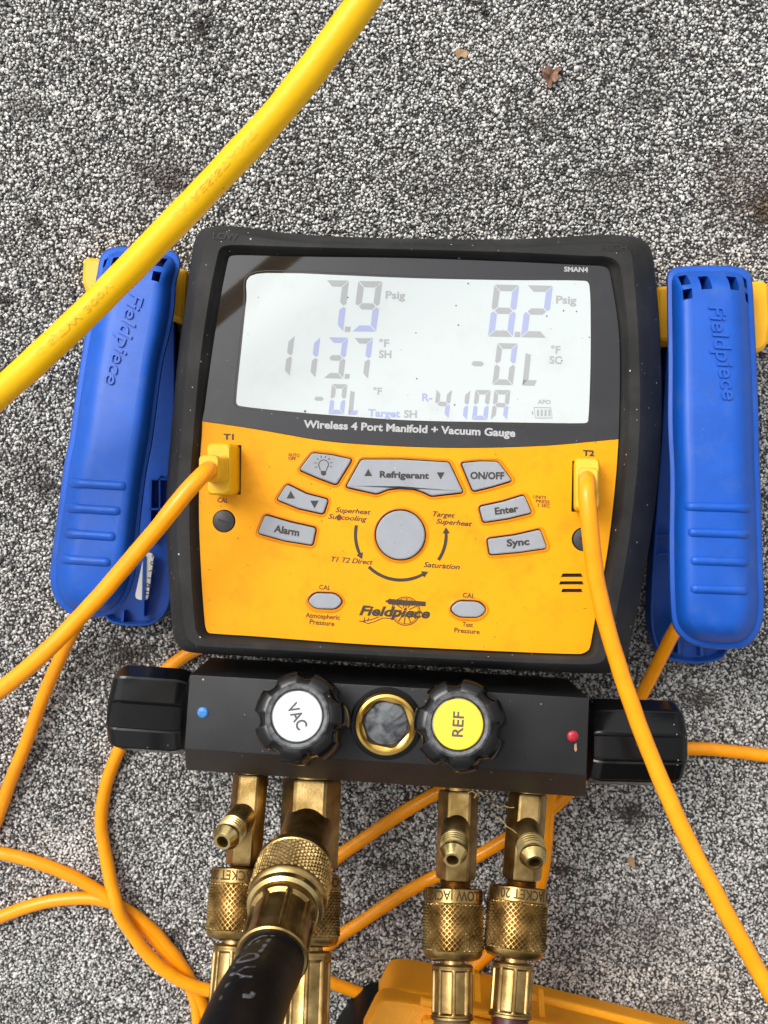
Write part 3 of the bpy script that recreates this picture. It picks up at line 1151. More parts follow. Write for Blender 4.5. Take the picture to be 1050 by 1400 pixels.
for px_, py_, r, mt in ((277.5, 974, 7.6, 'blue_dot'), (783, 1006.5, 7.8, 'red_dot')):
    bm = bmesh.new()
    c = P(px_, py_, -0.006)
    rr = r * .366 / FPX
    lathe(bm, frame(c, (0, 0, 1)), [(rr, -0.0004), (rr, 0.0002), (rr * .8, 0.0006), (rr * .4, 0.0008)], 20)
    finish(bm)
    part('paint_dot', bm, mt, block)
bm = bmesh.new()
poly(bm, [(785, 1018), (788, 1016), (789, 1025), (787, 1028), (785, 1025)], -0.0058)
part('paint_chip', up_faces(bm), 'petal', block, sharp=None)


def lobes(n, depth, wid, ph=0.0, rmin=0.0106):
    def f(th, r, h):
        if r < rmin:
            return r
        a = ((th + ph) * n / (2 * math.pi)) % 1.0
        d = min(a, 1 - a) / n * 2 * math.pi
        k = max(0.0, 1 - (d / wid)**2)
        return r * (1 - depth * k**0.55)
    return f


def front_knob(base, top, label_mat, word, ang, ph):
    b, t = P(*base, -0.006), P(*top)
    ax = t - b
    H = ax.length
    mt = frame(b, ax, (0, 1, 0))
    bm = bmesh.new()
    pr = [(0.0100, -0.001), (0.0112, 0.0005), (0.0135, 0.003), (0.0145, 0.0055), (0.0148, H * .55), (0.0147, H - .0042), (0.0141, H - .0024), (0.0132, H - .0014), (0.0108, H - .0009)]
    lathe(bm, mt, pr, 168, lobes(7, 0.135, 0.20, ph))
    finish(bm)
    k = part('valve_knob', bm, 'knob', gauge, sharp=42, label='front valve knob with %s label' % ('white VAC' if word == 'VAC' else 'yellow REF'))
    bm = bmesh.new()
    lathe(bm, mt, [(0.0104, H - .0012), (0.0102, H - .0002), (0.0096, H + .0002), (0.0086, H), (0.0083, H - .0008), (0.0083, H - .0016)], 56)
    finish(bm)
    part('rim', bm, 'rim', k)
    bm = bmesh.new()
    lathe(bm, mt, [(0.0079, H - .0016), (0.0079, H - .0006), (0.0077, H - .0004)], 48)
    finish(bm)
    part('knob_label', bm, label_mat, k)
    # word on the label, reading along ang
    vs, fs = text2d(word, 0.02)
    xs, xe = min(v.x for v in vs), max(v.x for v in vs)
    ca, sa = math.cos(ang), math.sin(ang)
    ex, ey = Vector((ca, sa, 0)), Vector((-sa, ca, 0))
    axn = ax.normalized()
    ex = (ex - axn * ex.dot(axn)).normalized()
    ey = axn.cross(ex)
    W_ = 0.0085 if word == 'VAC' else 0.0078
    sc = W_ / (xe - xs)
    sy = 0.0034 / cap_h() if word == 'VAC' else 0.0033 / cap_h()
    bm = bmesh.new()
    c = b + axn * (H - 0.00030)
    V = [bm.verts.new(c + ex * ((v.x - (xs + xe) / 2) * sc) + ey * ((v.y - cap_h() / 2) * sy)) for v in vs]
    for f in fs:
        bm.faces.new([V[i] for i in f])
    part('lettering', up_faces(bm), 'ink', k, sharp=None)


front_knob((424, 987), (406, 979, 0.016), 'cap_white', 'VAC', RAD(-62), 0.35)
front_knob((636, 995), (626, 990, 0.016), 'cap_yellow', 'REF', RAD(88), 0.1)

# sight glass
c = P(528, 989, -0.006)
mt = frame(c, (0, 0, 1), (0, 1, 0))
bm = bmesh.new()
hx = hexr(6, 0, RAD(12))
prof = [(0.0105, -0.001), (0.0105, 0.0015), (0.0101, 0.0024), (0.0092, 0.0026), (0.0085, 0.0018)]
lp = [[mt @ Vector((r * math.cos(2 * math.pi * k / 72), r * math.sin(2 * math.pi * k / 72), h)) for k in range(72)] for r, h in prof]
for r, h in ((0.0075, 0.0015), (0.0072, -0.0012)):
    lp.append([mt @ Vector((r * min(hx(2 * math.pi * k / 72), 1.09) * math.cos(2 * math.pi * k / 72), r * min(hx(2 * math.pi * k / 72), 1.09) * math.sin(2 * math.pi * k / 72), h)) for k in range(72)])
rings(bm, lp)
finish(bm)
sg = part('sight_glass', bm, 'gold', gauge)
bm = bmesh.new()
lathe(bm, mt, [(0.0072, -0.0016), (0.0072, 0.0002), (0.0068, 0.0006), (0.0050, 0.0008), (0.0025, 0.0009)], 48)
finish(bm)
part('lens', bm, 'sight', sg)
bm = bmesh.new()
lathe(bm, mt, [(0.0122, -0.0006), (0.0120, 0.0006), (0.0107, 0.0008), (0.0103, 0.0007), (0.0103, -0.0009)], 56)
finish(bm)
part('seal', bm, 'knob', sg)


# side knobs
def side_knob(a, b, r, ph):
    A, B = P(*a), P(*b)
    ax = B - A
    L = ax.length
    mt = frame(A, ax, (0, 0, 1))
    n = 10

    def shp(th, rr, h):
        a_ = ((th + ph) * n / (2 * math.pi)) % 1.0
        d = min(a_, 1 - a_)
        flat = 0.985 / math.cos((a_ - .5) * 2 * math.pi / n)
        g = 0.045 * max(0.0, 1 - (d / 0.055)**2)
        return rr * (min(flat, 1.05) * .97 - g)
    bm = bmesh.new()
    lathe(bm, mt, [(r * .93, -0.0005), (r * .97, 0.001), (r, 0.003), (r, L - .0055), (r * .985, L - .0034), (r * .93, L - .0016), (r * .84, L - .0005), (r * .70, L), (r * .3, L + .0002)], 160, shp)
    finish(bm)
    part('valve_knob', bm, 'knob', gauge, sharp=30, label='faceted side knob on the %s end of the block' % ('left' if a[0] < 500 else 'right'))


side_knob((256, 973, -0.026), (156, 966, -0.026), 0.0150, 0.0)
side_knob((804, 1013, -0.026), (929, 1016, -0.026), 0.0150, 0.05)


# ------------------------------------------------------------------ brass tees
def tee(top, bot, z, r, br_at, br_tip, tip_z, group_label, big=False):
    A, B = P(*top, z - .002), P(*bot, z + .003)
    ax = B - A
    L = ax.length
    mt = frame(A, ax, (0, 0, 1))
    hx6 = hexr(6, 0.115, 0.0)
    bm = bmesh.new()
    lathe(bm, mt, [(r * .75, -0.004), (r * .75, 0.0), (r * .96, 0.0003), (r, 0.0012), (r, L - .001), (r * .95, L), (r * .72, L + .0002)], 96,
          lambda th, rr, h: rr * hx6(th) if rr > r * .9 else rr)
    finish(bm)
    t = part('brass_tee', bm, 'brass', gauge, sharp=25, label=group_label)
    # threaded tail that enters the coupler
    bm = bmesh.new()
    prof = []
    for k in range(9):
        h = L + 0.0002 + k * 0.0005
        prof += [(r * .78, h), (r * .86, h + 0.00025)]
    lathe(bm, mt, prof, 40)
    finish(bm)
    part('tail_thread', bm, 'brass', t, sharp=50)
    # branch
    C, T = P(*br_at, z), P(*br_tip, tip_z)
    bx = T - C
    Lb = bx.length
    mb = frame(C, bx, (0, 1, 0))
    if not big:
        bm = bmesh.new()
        lathe(bm, mb, [(0.0050, 0.001), (0.0050, Lb * .52), (0.0046, Lb * .55)], 40)
        finish(bm)
        part('branch', bm, 'brass', t)
        bm = bmesh.new()
        prof = [(0.0040, Lb * .54)]
        k = 0
        h = Lb * .55
        while h < Lb - .0062:
            prof += [(0.0046, h), (0.0049, h + .00025), (0.0049, h + .00055), (0.0043, h + .0009)]
            h += .00115
        prof += [(0.0038, h), (0.0038, h + .0012), (0.0047, h + .0014), (0.0047, h + .0021), (0.0032, Lb - .0004), (0.0029, Lb), (0.0021, Lb), (0.0019, Lb - .0006), (0.0018, Lb - .006), (0.0002, Lb - .0062)]
        lathe(bm, mb, prof, 40)
        finish(bm)
        fp = part('flare_port', bm, 'brass_new', t, sharp=28)
        bm = bmesh.new()
        lathe(bm, mb, [(0.00175, Lb - .0058), (0.00175, Lb - .0042), (0.0006, Lb - .0042), (0.0006, Lb - .003)], 20)
        finish(bm)
        part('valve_core', bm, 'dark', t)
    else:
        bm = bmesh.new()
        lathe(bm, mb, [(r * .92, 0.001), (r * .92, Lb), (r * .6, Lb)], 48)
        finish(bm)
        part('branch', bm, 'brass', t)
    return t


tee((343, 1058), (333, 1181), -0.031, 0.0056, (338, 1108), (304, 1151), -0.011, 'leftmost slim brass tee')
tee((427, 1064), (421, 1185), -0.031, 0.0094, (424, 1118), (408, 1176), -0.010, 'wide brass tee behind the black hose', True)
tee((627, 1080), (623, 1201), -0.031, 0.0064, (625, 1120), (618.5, 1176), -0.011, 'slim brass tee with port facing straight down')
tee((722, 1084), (713, 1201), -0.031, 0.0062, (718, 1124), (731, 1180), -0.011, 'rightmost slim brass tee')


# ------------------------------------------------------------------ hoses with knurled couplers
def knurl(bm, mt, r, h0, h1, nt_=34, depth=0.00085, rows=8):
    """diamond knurled band"""
    seg, lev = nt_ * 8, rows * 8
    lp = []
    pit = (h1 - h0) / rows
    for j in range(lev + 1):
        h = h0 + (h1 - h0) * j / lev
        row = []
        for k in range(seg):
            u = k / seg * nt_
            v = (h - h0) / pit
            a = abs(((u + v) % 1.0) - .5) * 2
            b = abs(((u - v) % 1.0) - .5) * 2
            a, b = 1 - a, 1 - b
            e = min(1.0, min(a, b) * 1.25)
            ed = min(1.0, min(j, lev - j) / 2.0)
            rr = r + depth * e * ed
            th = 2 * math.pi * k / seg
            rr += depth * .45 * e * noise.noise(Vector((math.cos(th) * r * 420, math.sin(th) * r * 420, h * 420 + r * 9000)))
            row.append(mt @ Vector((rr * math.cos(th), rr * math.sin(th), h)))
        lp.append(row)
    rings(bm, lp, True, True)
    finish(bm)
    return bm


def coupler(hose, A, ax, r, mt=None, words='YELLOW JACKET 2010', th0=0.0, band=0.0052, kn=0.0155, shift=0.0):
    mt = frame(A, ax, (0, 0, 1))
    bm = bmesh.new()
    e0 = band + kn
    lathe(bm, mt, [(r * .55, 0.0004), (r * .93, 0.0), (r * .985, .0005), (r * .985, band - .0003), (r * .95, band), (r * .94, band + .0002),
                   (r * .94, e0 - .0002), (r * .985, e0), (r * .97, e0 + .0012), (r * .88, e0 + .0024), (r * .70, e0 + .0030), (r * .4, e0 + .0030)], 72)
    finish(bm)
    c = part('coupler', bm, 'brass', hose, sharp=40)
    bm = bmesh.new()
    knurl(bm, mt, r * .945, band, e0)
    part('knurl', bm, 'brass', c, sharp=18)
    if words:
        bm = bmesh.new()
        wrap_text(bm, mt, words, r * .985 + .00006, band * .5, .0031, th0, 3.6, 0.02, flip=False)
        part('lettering', bm, 'brass_ink', c, sharp=None)
    return mt, e0 + .0030


def ferrule(hose, mt, h0, L, r, nf=8):
    def shp(th, rr, h):
        if rr < r * .9:
            return rr
        a_ = (th * nf / (2 * math.pi)) % 1.0
        d = min(a_, 1 - a_)
        k = max(0.0, min(1.0, (d - .085) / .05))
        mid = max(0.0, min(1.0, min(h - h0 - L * .10, h0 + L * .90 - h) / (L * .04)))
        return rr * (1 - 0.11 * k * mid)
    bm = bmesh.new()
    prof = [(r * .55, h0 - .0012), (r * .6, h0), (r * .94, h0 + .0001), (r * 1.02, h0 + .0008), (r * 1.02, h0 + L * .06), (r, h0 + L * .08)]
    for q in (.10, .12, .14, .16, .3, .5, .7, .84, .86, .88, .90):
        prof.append((r, h0 + L * q))
    prof += [(r, h0 + L * .92), (r * 1.05, h0 + L * .94), (r * 1.05, h0 + L - .0004), (r * 1.0, h0 + L), (r * .5, h0 + L)]
    # extra stations for the flutes' ends
    prof = sorted(prof, key=lambda q: q[1]) if False else prof
    lathe(bm, mt, prof, 160, shp)
    finish(bm)
    return part('ferrule', bm, 'brass', hose, sharp=26)


def hose(label, A, B, z, r_c, L_f, r_f, r_h, mat, th0, tail, grp='hoses screwed to the brass tees'):
    a, b = P(*A, z + .002), P(*B, z + .009)
    h = thing('hose', label, 'hose', a, grp)
    ax = (b - a).normalized()
    mt, e = coupler(h, a, ax, r_c, th0=th0)
    ferrule(h, mt, e + .0012, L_f, r_f)
    bm = bmesh.new()
    s = a + ax * (e + L_f + .0008)
    pts = [s, s + ax * .012, s + ax * .03] + [Vector(t) for t in tail]
    tube(bm, pts, r_h, 20, 8)
    part('hose_tube', bm, mat, h)
    # swivel neck between coupler and ferrule
    bm = bmesh.new()
    lathe(bm, mt, [(r_f * .62, e - .004), (r_f * .62, e + .004)], 24)
    finish(bm)
    part('neck', bm, 'brass', h)
    return h


def off(x, y, h):
    return G(x, y, h)


hose('short brass ended hose left of the thick black hose', (329.5, 1187), (322, 1275), -0.031, 0.0104, 0.0215, 0.0072, 0.0064, 'hose_black', 1.2,
     [off(300, 1480, .035), off(270, 1650, .012), off(200, 1950, .008)])
hose('brass ended hose beneath the thick black hose', (426, 1196), (423, 1280), -0.031, 0.0104, 0.0270, 0.0078, 0.0066, 'hose_black', 0.3,
     [off(430, 1500, .035), off(420, 1680, .012), off(380, 1950, .008)])
hose('brown hose on the port facing straight down, over the yellow case', (620, 1214), (619, 1303), -0.031, 0.0105, 0.0178, 0.0070, 0.0063, 'hose_brown', 1.9,
     [P(611, 1470, -0.013), P(608, 1580, -0.012), P(600, 1800, -0.02), P(590, 2300, -0.03)])
hose('dark red hose on the rightmost tee, over the yellow case', (709, 1212), (703, 1302), -0.031, 0.0105, 0.0178, 0.0071, 0.0064, 'hose_red', 0.9,
     [P(686, 1470, -0.013), P(678, 1580, -0.012), P(665, 1800, -0.02), P(650, 2300, -0.03)])

# thick black hose rising towards the viewer
A = P(404, 1184, -0.010)
ax = Vector((-0.0034, -0.0130, 0.046)).normalized()
bh = thing('hose', 'thick black rubber hose rising from the wide tee at bottom left', 'hose', A, 'hoses screwed to the brass tees')
mt, e = coupler(bh, A, ax, 0.0130, words=None, band=0.003, kn=0.0150)
bm = bmesh.new()
lathe(bm, mt, [(0.006, e - .001), (0.0114, e - .0004), (0.0124, e + .0008), (0.0121, e + .0026), (0.0110, e + .0034), (0.006, e + .0034)], 56)
finish(bm)
part('collar', bm, 'brass_new', bh)
ferrule(bh, mt, e + .0032, 0.0230, 0.0104, 8)
s = A + ax * (e + .0245)
path = [s, s + ax * .006, s + Vector((-.0012, .0010, .022)), Vector((-.0352, -.1270, .086)), Vector((-.0400, -.1350, .118)), Vector((-.052, -.165, .155)),
        Vector((-.070, -.225, .170)), Vector((-.100, -.330, .120)), Vector((-.14, -.43, .02)), Vector((-.2, -.56, -.14))]
bm = bmesh.new()
tube(bm, path, 0.0097, 40, 12)
bhose = part('hose_tube', bm, 'hose_black', bh)
# worn print down the hose: letters wrapped on the tube surface
sp = spline([Vector(p) for p in path], 24, closed=False)


def hose_print(sp, s0, word, r, cap, adv, side, parent, mat, name='lettering', bold=0.015, turn=0.0):
    """letters one after another along a tube; side = direction on the surface facing the viewer"""
    acc = [0.0]
    for p, q in zip(sp, sp[1:]):
        acc.append(acc[-1] + (q - p).length)

    def at(d):
        for i in range(len(acc) - 1):
            if acc[i + 1] >= d:
                f = (d - acc[i]) / max(1e-9, acc[i + 1] - acc[i])
                return sp[i].lerp(sp[i + 1], f), (sp[i + 1] - sp[i]).normalized()
        return sp[-1], (sp[-1] - sp[-2]).normalized()
    bm = bmesh.new()
    vs, fs = text2d(word, bold)
    x0, x1 = min(v.x for v in vs), max(v.x for v in vs)
    V = []
    for v in vs:
        d = s0 + (v.x - x0) / (x1 - x0) * adv
        c, t = at(d)
        sd_ = (side - t * side.dot(t)).normalized()
        bt = t.cross(sd_)
        y = (v.y / cap_h() - .5) * cap / r
        y += turn
        V.append(bm.verts.new(c + (sd_ * math.cos(y) + bt * -math.sin(y)) * (r + .00012) if False else c + (sd_ * math.cos(y) - bt * -math.sin(y)) * (r + .00012)))
    for f in fs:
        try:
            bm.faces.new([V[i] for i in f])
        except ValueError:
            pass
    part(name, bm, mat, parent, sharp=None)


hose_print(sp, 0.0035, 'YELLOW J', 0.0097, 0.0062, 0.056, Vector((-.15, .75, .5)), bhose, 'hose_print')

# ================================================================== PIPE CLAMPS
def spine_rings(bm, cont, a, b, levels, zbend, close_bottom=True):
    """dome over a contour: levels = [(t toward the spine, z)], spine from a to b (pixels)"""
    a, b = Vector(a), Vector(b)
    ab = b - a
    sp_ = []
    for p in cont:
        u = max(0.0, min(1.0, (p - a).dot(ab) / ab.length_squared))
        sp_.append(a + ab * u)
    loops = []
    for t, z in levels:
        lp = []
        for p, q in zip(cont, sp_):
            m_ = p.lerp(q, t)
            zz = z + zbend(m_)
            lp.append(Vector((*(P(m_.x, m_.y, max(zz, -0.0150 + zbend(m_))).xy), zz)))
        loops.append(lp)
    rings(bm, loops, close_bottom, False)
    return finish(bm)


DOME = [(0.0, -0.0128), (0.012, -0.0108), (0.03, -0.0098), (0.12, -0.0092), (0.15, -0.0072), (0.21, -0.0046), (0.31, -0.0019), (0.41, -0.0006), (0.50, -0.0001), (0.62, 0.0), (1.0, 0.0)]


def clamp(label, pad, jaw, spine_p, spine_j, ridges, words, windows, pins, base, tagstrip=None, ribs=()):
    c = thing('pipe_clamp', label, 'pipe clamp', base, 'blue pipe clamps beside the gauge')
    pc = [Vector(p) for p in spline([Vector(p) for p in pad], 6)]
    ytop = min(p.y for p in pc)
    ybot = max(p.y for p in pc)

    def ztop(p):
        xs = [q.x for q in pc if abs(q.y - p.y) < 14]
        if not xs:
            return -.012
        xc, hw = (min(xs) + max(xs)) / 2, (max(xs) - min(xs)) / 2
        t = max(0.0, 1 - abs(p.x - xc) / hw)
        return float(np.interp(t, [q[0] for q in DOME], [q[1] for q in DOME]))

    def bend(p):
        t = (p.y - ytop) / (ybot - ytop)
        return -0.010 * max(0.0, (0.55 - t) / 0.55)**1.6 - 0.003 * max(0.0, (t - .8) / .2)**2
    bm = bmesh.new()
    spine_rings(bm, pc, *spine_p, [(0.10, -0.0178), (0.03, -0.0166)] + DOME, bend)
    up = part('upper_arm', bm, 'blue', c, sharp=48)
    cs = []
    for q in windows:
        xs = [p[0] for p in q]
        b_ = bmesh.new()
        rings(b_, [[Vector((*(P(p[0], p[1], -0.0185).xy), zc_)) for p in q] for zc_ in (-0.037, 0.006)])
        finish(b_)
        cs.append(b_)
    if cs:
        cut(up, cs)
    web = [p for p in offset2(pc, 14) if p.y < ytop + 78]
    part('inner_web', slab(web, -0.0315, -0.0292), 'blue_in', c)
    for (x0, y0, x1, y1) in pins:
        bm = bmesh.new()
        lathe(bm, frame(P((x0 + x1) / 2, y0 - 3, -0.0245), P(x1, y1 + 3, -0.0245) - P((x1), y0 - 3, -0.0245), (0, 0, 1)),
              [(abs(x1 - x0) * .36 / FPX * .5, 0), (abs(x1 - x0) * .36 / FPX * .5, (y1 - y0 + 6) * .36 / FPX)], 18)
        finish(bm)
        part('spring_pin', bm, 'pin', c)
    for (x0, x1, y, dy) in ridges:
        bm = bmesh.new()
        n = 22
        lp = []
        for i in range(n + 1):
            u = i / n
            x = x0 + (x1 - x0) * u
            yy = y + dy * u
            # follow the dome
            em = min(u, 1 - u) * 2
            k = min(1.0, em * 7)
            zc = ztop(Vector((x, yy))) + bend(Vector((x, yy)))
            row = []
            for j in range(9):
                ang = math.pi * j / 8
                row.append(Vector((P(x, yy, zc).x, P(x, yy, zc).y + math.cos(ang) * .0017 * (k * .5 + .5), zc - .0008 + math.sin(ang) * .0019 * k)))
            lp.append(row)
        rings(bm, lp, True, True, closed=False)
        bm.normal_update()
        bmesh.ops.recalc_face_normals(bm, faces=bm.faces)
        part('grip_ridge', bm, 'blue', up, sharp=60)
    if words:
        (ax_, ay_), (bx_, by_), cap = words
        vs, fs = text2d('Fieldpiece', 0.012, 0.2)
        x0, x1 = min(v.x for v in vs), max(v.x for v in vs)
        d = Vector((bx_ - ax_, by_ - ay_))
        L = d.length
        d.normalize()
        nrm = Vector((d.y, -d.x))
        bm = bmesh.new()
        V = []
        for v in vs:
            p = Vector((ax_, ay_)) + d * ((v.x - x0) / (x1 - x0) * L) + nrm * (v.y / cap_h() * cap)
            zz = ztop(p)
            V.append(bm.verts.new(Vector((*(P(p.x, p.y, zz + bend(p)).xy), zz + bend(p) + .0007))))
        for f in fs:
            bm.faces.new([V[i] for i in f])
        up_faces(bm)
        g = bmesh.ops.extrude_face_region(bm, geom=bm.faces[:])
        vv = [e_ for e_ in g['geom'] if isinstance(e_, bmesh.types.BMVert)]
        bmesh.ops.translate(bm, verts=vv, vec=(0, 0, -0.0009))
        bmesh.ops.recalc_face_normals(bm, faces=bm.faces)
        part('lettering', bm, 'blue', up, sharp=40)
    # lower jaw tray
    jc = [Vector(p) for p in spline([Vector(p) for p in jaw], 6)]
    bm = bmesh.new()
    a, b = Vector(spine_j[0]), Vector(spine_j[1])
    ab = b - a
    loops = []
    for t, z in [(0.06, -0.0), (0.0, 0.0012), (0.0, 0.0085), (0.02, 0.0095), (0.055, 0.0095), (0.075, 0.0085), (0.10, 0.0030), (0.4, 0.0025), (1.0, 0.0025)]:
        lp = []
        for p in jc:
            u = max(0.0, min(1.0, (p - a).dot(ab) / ab.length_squared))
            m_ = p.lerp(a + ab * u, t)
            g = G(m_.x, m_.y, 0.0105)
            lp.append(Vector((g.x, g.y, gz(g.y) + 0.0025 + z)))
        loops.append(lp)
    rings(bm, loops, True, True)
    finish(bm)
    jw = part('lower_jaw', bm, 'blue_in', c, sharp=40)
    for (x0, y0, x1, y1, wpx) in ribs:
        bm = bmesh.new()
        p0, p1 = Vector((x0, y0)), Vector((x1, y1))
        d = (p1 - p0).normalized()
        nn = Vector((-d.y, d.x)) * wpx / 2
        lo_, hi_ = [], []
        for q in (p0 + nn, p1 + nn, p1 - nn, p0 - nn):
            g = G(q.x, q.y, 0.0105)
            lo_.append(Vector((g.x, g.y, gz(g.y) + .0045)))
            hi_.append(Vector((g.x, g.y, gz(g.y) + .0105)))
        rings(bm, [lo_, hi_])
        finish(bm)
        part('rib', bm, 'blue_in', jw)
    if tagstrip:
        q = rounded(tagstrip, 7)
        bm = bmesh.new()
        lo_ = [Vector((*(G(p.x, p.y, .0105).xy), gz(G(p.x, p.y, .0105).y) + .0085)) for p in q]
        hi_ = [v + Vector((0, 0, .0012)) for v in lo_]
        rings(bm, [lo_, hi_])
        finish(bm)
        tg = part('number_tag', bm, 'tag', c)
        vs, fs = text2d('081765', 0.0, 0, 1.5)
        x0, x1 = min(v.x for v in vs), max(v.x for v in vs)
        a_, b_ = Vector((196, 813)), Vector((207.5, 757))
        d = (b_ - a_)
        L = d.length
        d.normalize()
        nn = Vector((d.y, -d.x))
        bm = bmesh.new()
        V = []
        for v in vs:
            p = a_ + d * ((v.x - x0) / (x1 - x0) * L) - nn * (v.y / cap_h() * 8.0)
            g = G(p.x, p.y, .0105)
            V.append(bm.verts.new(Vector((g.x, g.y, gz(g.y) + .0098))))
        for f in fs:
            bm.faces.new([V[i] for i in f])
        part('lettering', up_faces(bm), 'ink_soft', tg, sharp=None)
    # hinge barrel joining arm and jaw near the top end
    bm = bmesh.new()
    hx0, hy0, hx1, hy1 = base_h[label]
    lathe(bm, frame(P(hx0, hy0, -0.034), P(hx1, hy1, -0.034) - P(hx0, hy0, -0.034), (0, 0, 1)), [(0.006, 0), (0.006, (P(hx1, hy1, -0.034) - P(hx0, hy0, -0.034)).length)], 24)
    finish(bm)
    part('hinge', bm, 'blue_in', c)
    return c


LBL_L = 'blue pipe clamp left of the gauge, under the yellow cord, white tag inside'
LBL_R = 'blue pipe clamp right of the gauge with four windows at its top end'
base_h = {LBL_L: (150, 385, 232, 392), LBL_R: (930, 400, 1018, 400)}
padL = [(133, 372), (137, 352), (148, 340), (169, 337), (205, 339), (233, 342.5), (244, 350), (247, 363), (241, 388), (239, 420), (233, 455), (222, 503), (209, 600),
        (200, 650), (192, 715), (187, 773), (177, 810), (161, 834), (143, 842), (118, 845), (94, 838), (77, 822), (69, 797), (70.5, 761), (79, 700), (88, 633), (95, 600),
        (105, 526), (118.5, 446)]
jawL = [(146, 400), (165, 392), (225, 398), (238, 420), (240, 500), (240, 600), (239, 700), (236, 780), (234, 818), (228, 836), (212, 852), (192, 856), (165, 854.5), (148, 848),
        (136, 830), (132, 790), (134, 700), (138, 600), (142, 500)]
padR = [(911.5, 395), (912, 376), (919, 367), (936, 364), (968, 363), (998, 363.5), (1018, 368), (1027.5, 378), (1031, 426), (1036, 533), (1039, 640), (1041, 700),
        (1043.5, 780), (1044.5, 834), (1037, 866), (1020, 884), (1000, 887.5), (977, 887.5), (945, 881), (926, 866), (918, 848), (915, 810), (914, 737), (915, 651), (912, 580), (912.5, 490)]
jawR = [(915, 420), (940, 412), (990, 414), (1003, 440), (1005, 560), (1006, 700), (1004, 800), (1001, 860), (992, 894), (977, 904), (955, 907), (934, 906), (908, 899), (894, 878),
        (888, 845), (890, 780), (897, 680), (903, 600), (909, 500)]
clamp(LBL_L, padL, jawL, ((188, 395), (130, 790)), ((195, 440), (184, 800)),
      [(91, 177, 660, 5), (88, 168, 694, 5), (86, 161, 729, 5), (81, 154, 764, 5)],
      ((178, 398), (142, 523), 20),
      [[(222, 356), (232.5, 357.5), (230, 373), (219, 371)], [(218, 379), (229, 381), (226, 395), (216, 392)], [(143, 355), (150, 354), (147, 367), (141, 367)],
       [(160, 357), (172, 356), (170, 376), (158, 375)], [(192, 358), (204, 359), (202, 378), (190, 377)]],
      [(220, 352, 229, 396)], G(185, 620), tagstrip=[(197, 755), (210, 757), (201, 822), (183, 819)],
      ribs=[(207, 655, 228, 655, 3), (204, 696, 232, 696, 3), (200, 719, 232, 719, 4), (206, 655, 204, 740, 3), (197, 760, 195, 843, 3.5), (168, 835, 167, 850, 3), (218, 650, 218, 700, 2)])
clamp(LBL_R, padR, jawR, ((969, 425), (980, 822)), ((955, 470), (948, 850)),
      [(930, 1031, 692, 3), (937, 1028, 727.5, 3), (941, 1026, 766, 3), (941, 1026, 804.5, 3)],
      ((968, 418), (988, 548), 21),
      [[(922.5, 381), (934, 379), (934.5, 396), (922.5, 397)], [(923, 404), (935, 402), (935, 416), (923.5, 418)], [(947, 383), (961, 382), (962, 403), (947.5, 404)],
       [(986, 382), (1000, 383), (1000, 404), (986.5, 404)], [(1012, 380), (1020, 383), (1020, 396), (1012.5, 396)], [(1012.5, 403), (1020.5, 404), (1021, 417), (1013.5, 415)]],
      [(922, 378, 934, 420), (1013, 378, 1021, 420)], G(950, 640),
      ribs=[(899, 733, 925, 733, 3), (897, 758, 925, 758, 4), (928, 840, 929, 894, 4), (959, 870, 960, 897, 4), (899, 660, 897, 780, 3)])

# ================================================================== CABLES
R_C = 0.00262


def ground_path(pts, h=R_C + 0.0006):
    out = []
    for q in pts:
        x, y = q[0], q[1]
        hh = h + (q[2] if len(q) > 2 else 0)
        out.append(G(x, y, hh))
    return out


CG = 'orange probe leads'


def plug(cable, base, top, w0, h0, w1, h1):
    B, T = P(*base), P(*top)
    ax = T - B
    L = ax.length
    m = frame(B, ax, (0, 1, 0))

    def rr(wd, ht, z, r=.0016, n=5):
        out = []
        for sx, sy, a0 in ((1, 1, 0), (-1, 1, 90), (-1, -1, 180), (1, -1, 270)):
            for k in range(n + 1):
                a = RAD(a0 + 90 * k / n)
                out.append(m @ Vector((sx * (wd / 2 - r) + r * math.cos(a), sy * (ht / 2 - r) + r * math.sin(a), z)))
        return out
    bm = bmesh.new()
    zb = L * .50
    rings(bm, [rr(w0 * .96, h0 * .97, -0.0045), rr(w0, h0, 0.0), rr(w0, h0, zb - .0014), rr(w0 * .96, h0 * .97, zb - .0005), rr(w0 * .88, h0 * .92, zb)])
    finish(bm)
    p = part('plug', bm, 'plug', cable, sharp=40)
    bm = bmesh.new()
    lo_ = []
    n = 5
    for k in range(n):
        z = zb + (L - zb) * k / n * .8
        f = 1 - .10 * k / n
        d = (L - zb) * .8 / n
        lo_ += [rr(w1 * f, h1 * f, z + .0001), rr(w1 * f, h1 * f, z + d * .62), rr(w1 * f * .86, h1 * f * .88, z + d * .72), rr(w1 * f * .86, h1 * f * .88, z + d * .98)]
    lo_ += [rr(w1 * .93, h1 * .93, L * .905), rr(w1 * .93, h1 * .93, L - .0005), rr(w1 * .86, h1 * .88, L)]
    rings(bm, lo_)
    finish(bm)
    part('strain_relief', bm, 'plug', p, sharp=40)
    return p


def lead(label, pts, plugs=None):
    pts = [Vector(p) for p in pts]
    c = thing('probe_lead', label, 'cable', pts[len(pts) // 2], CG)
    bm = bmesh.new()
    tube(bm, pts, R_C, 18, 14, wob=.0007)
    part('cable_jacket', bm, 'cable', c)
    if plugs:
        plug(c, *plugs)
    return c


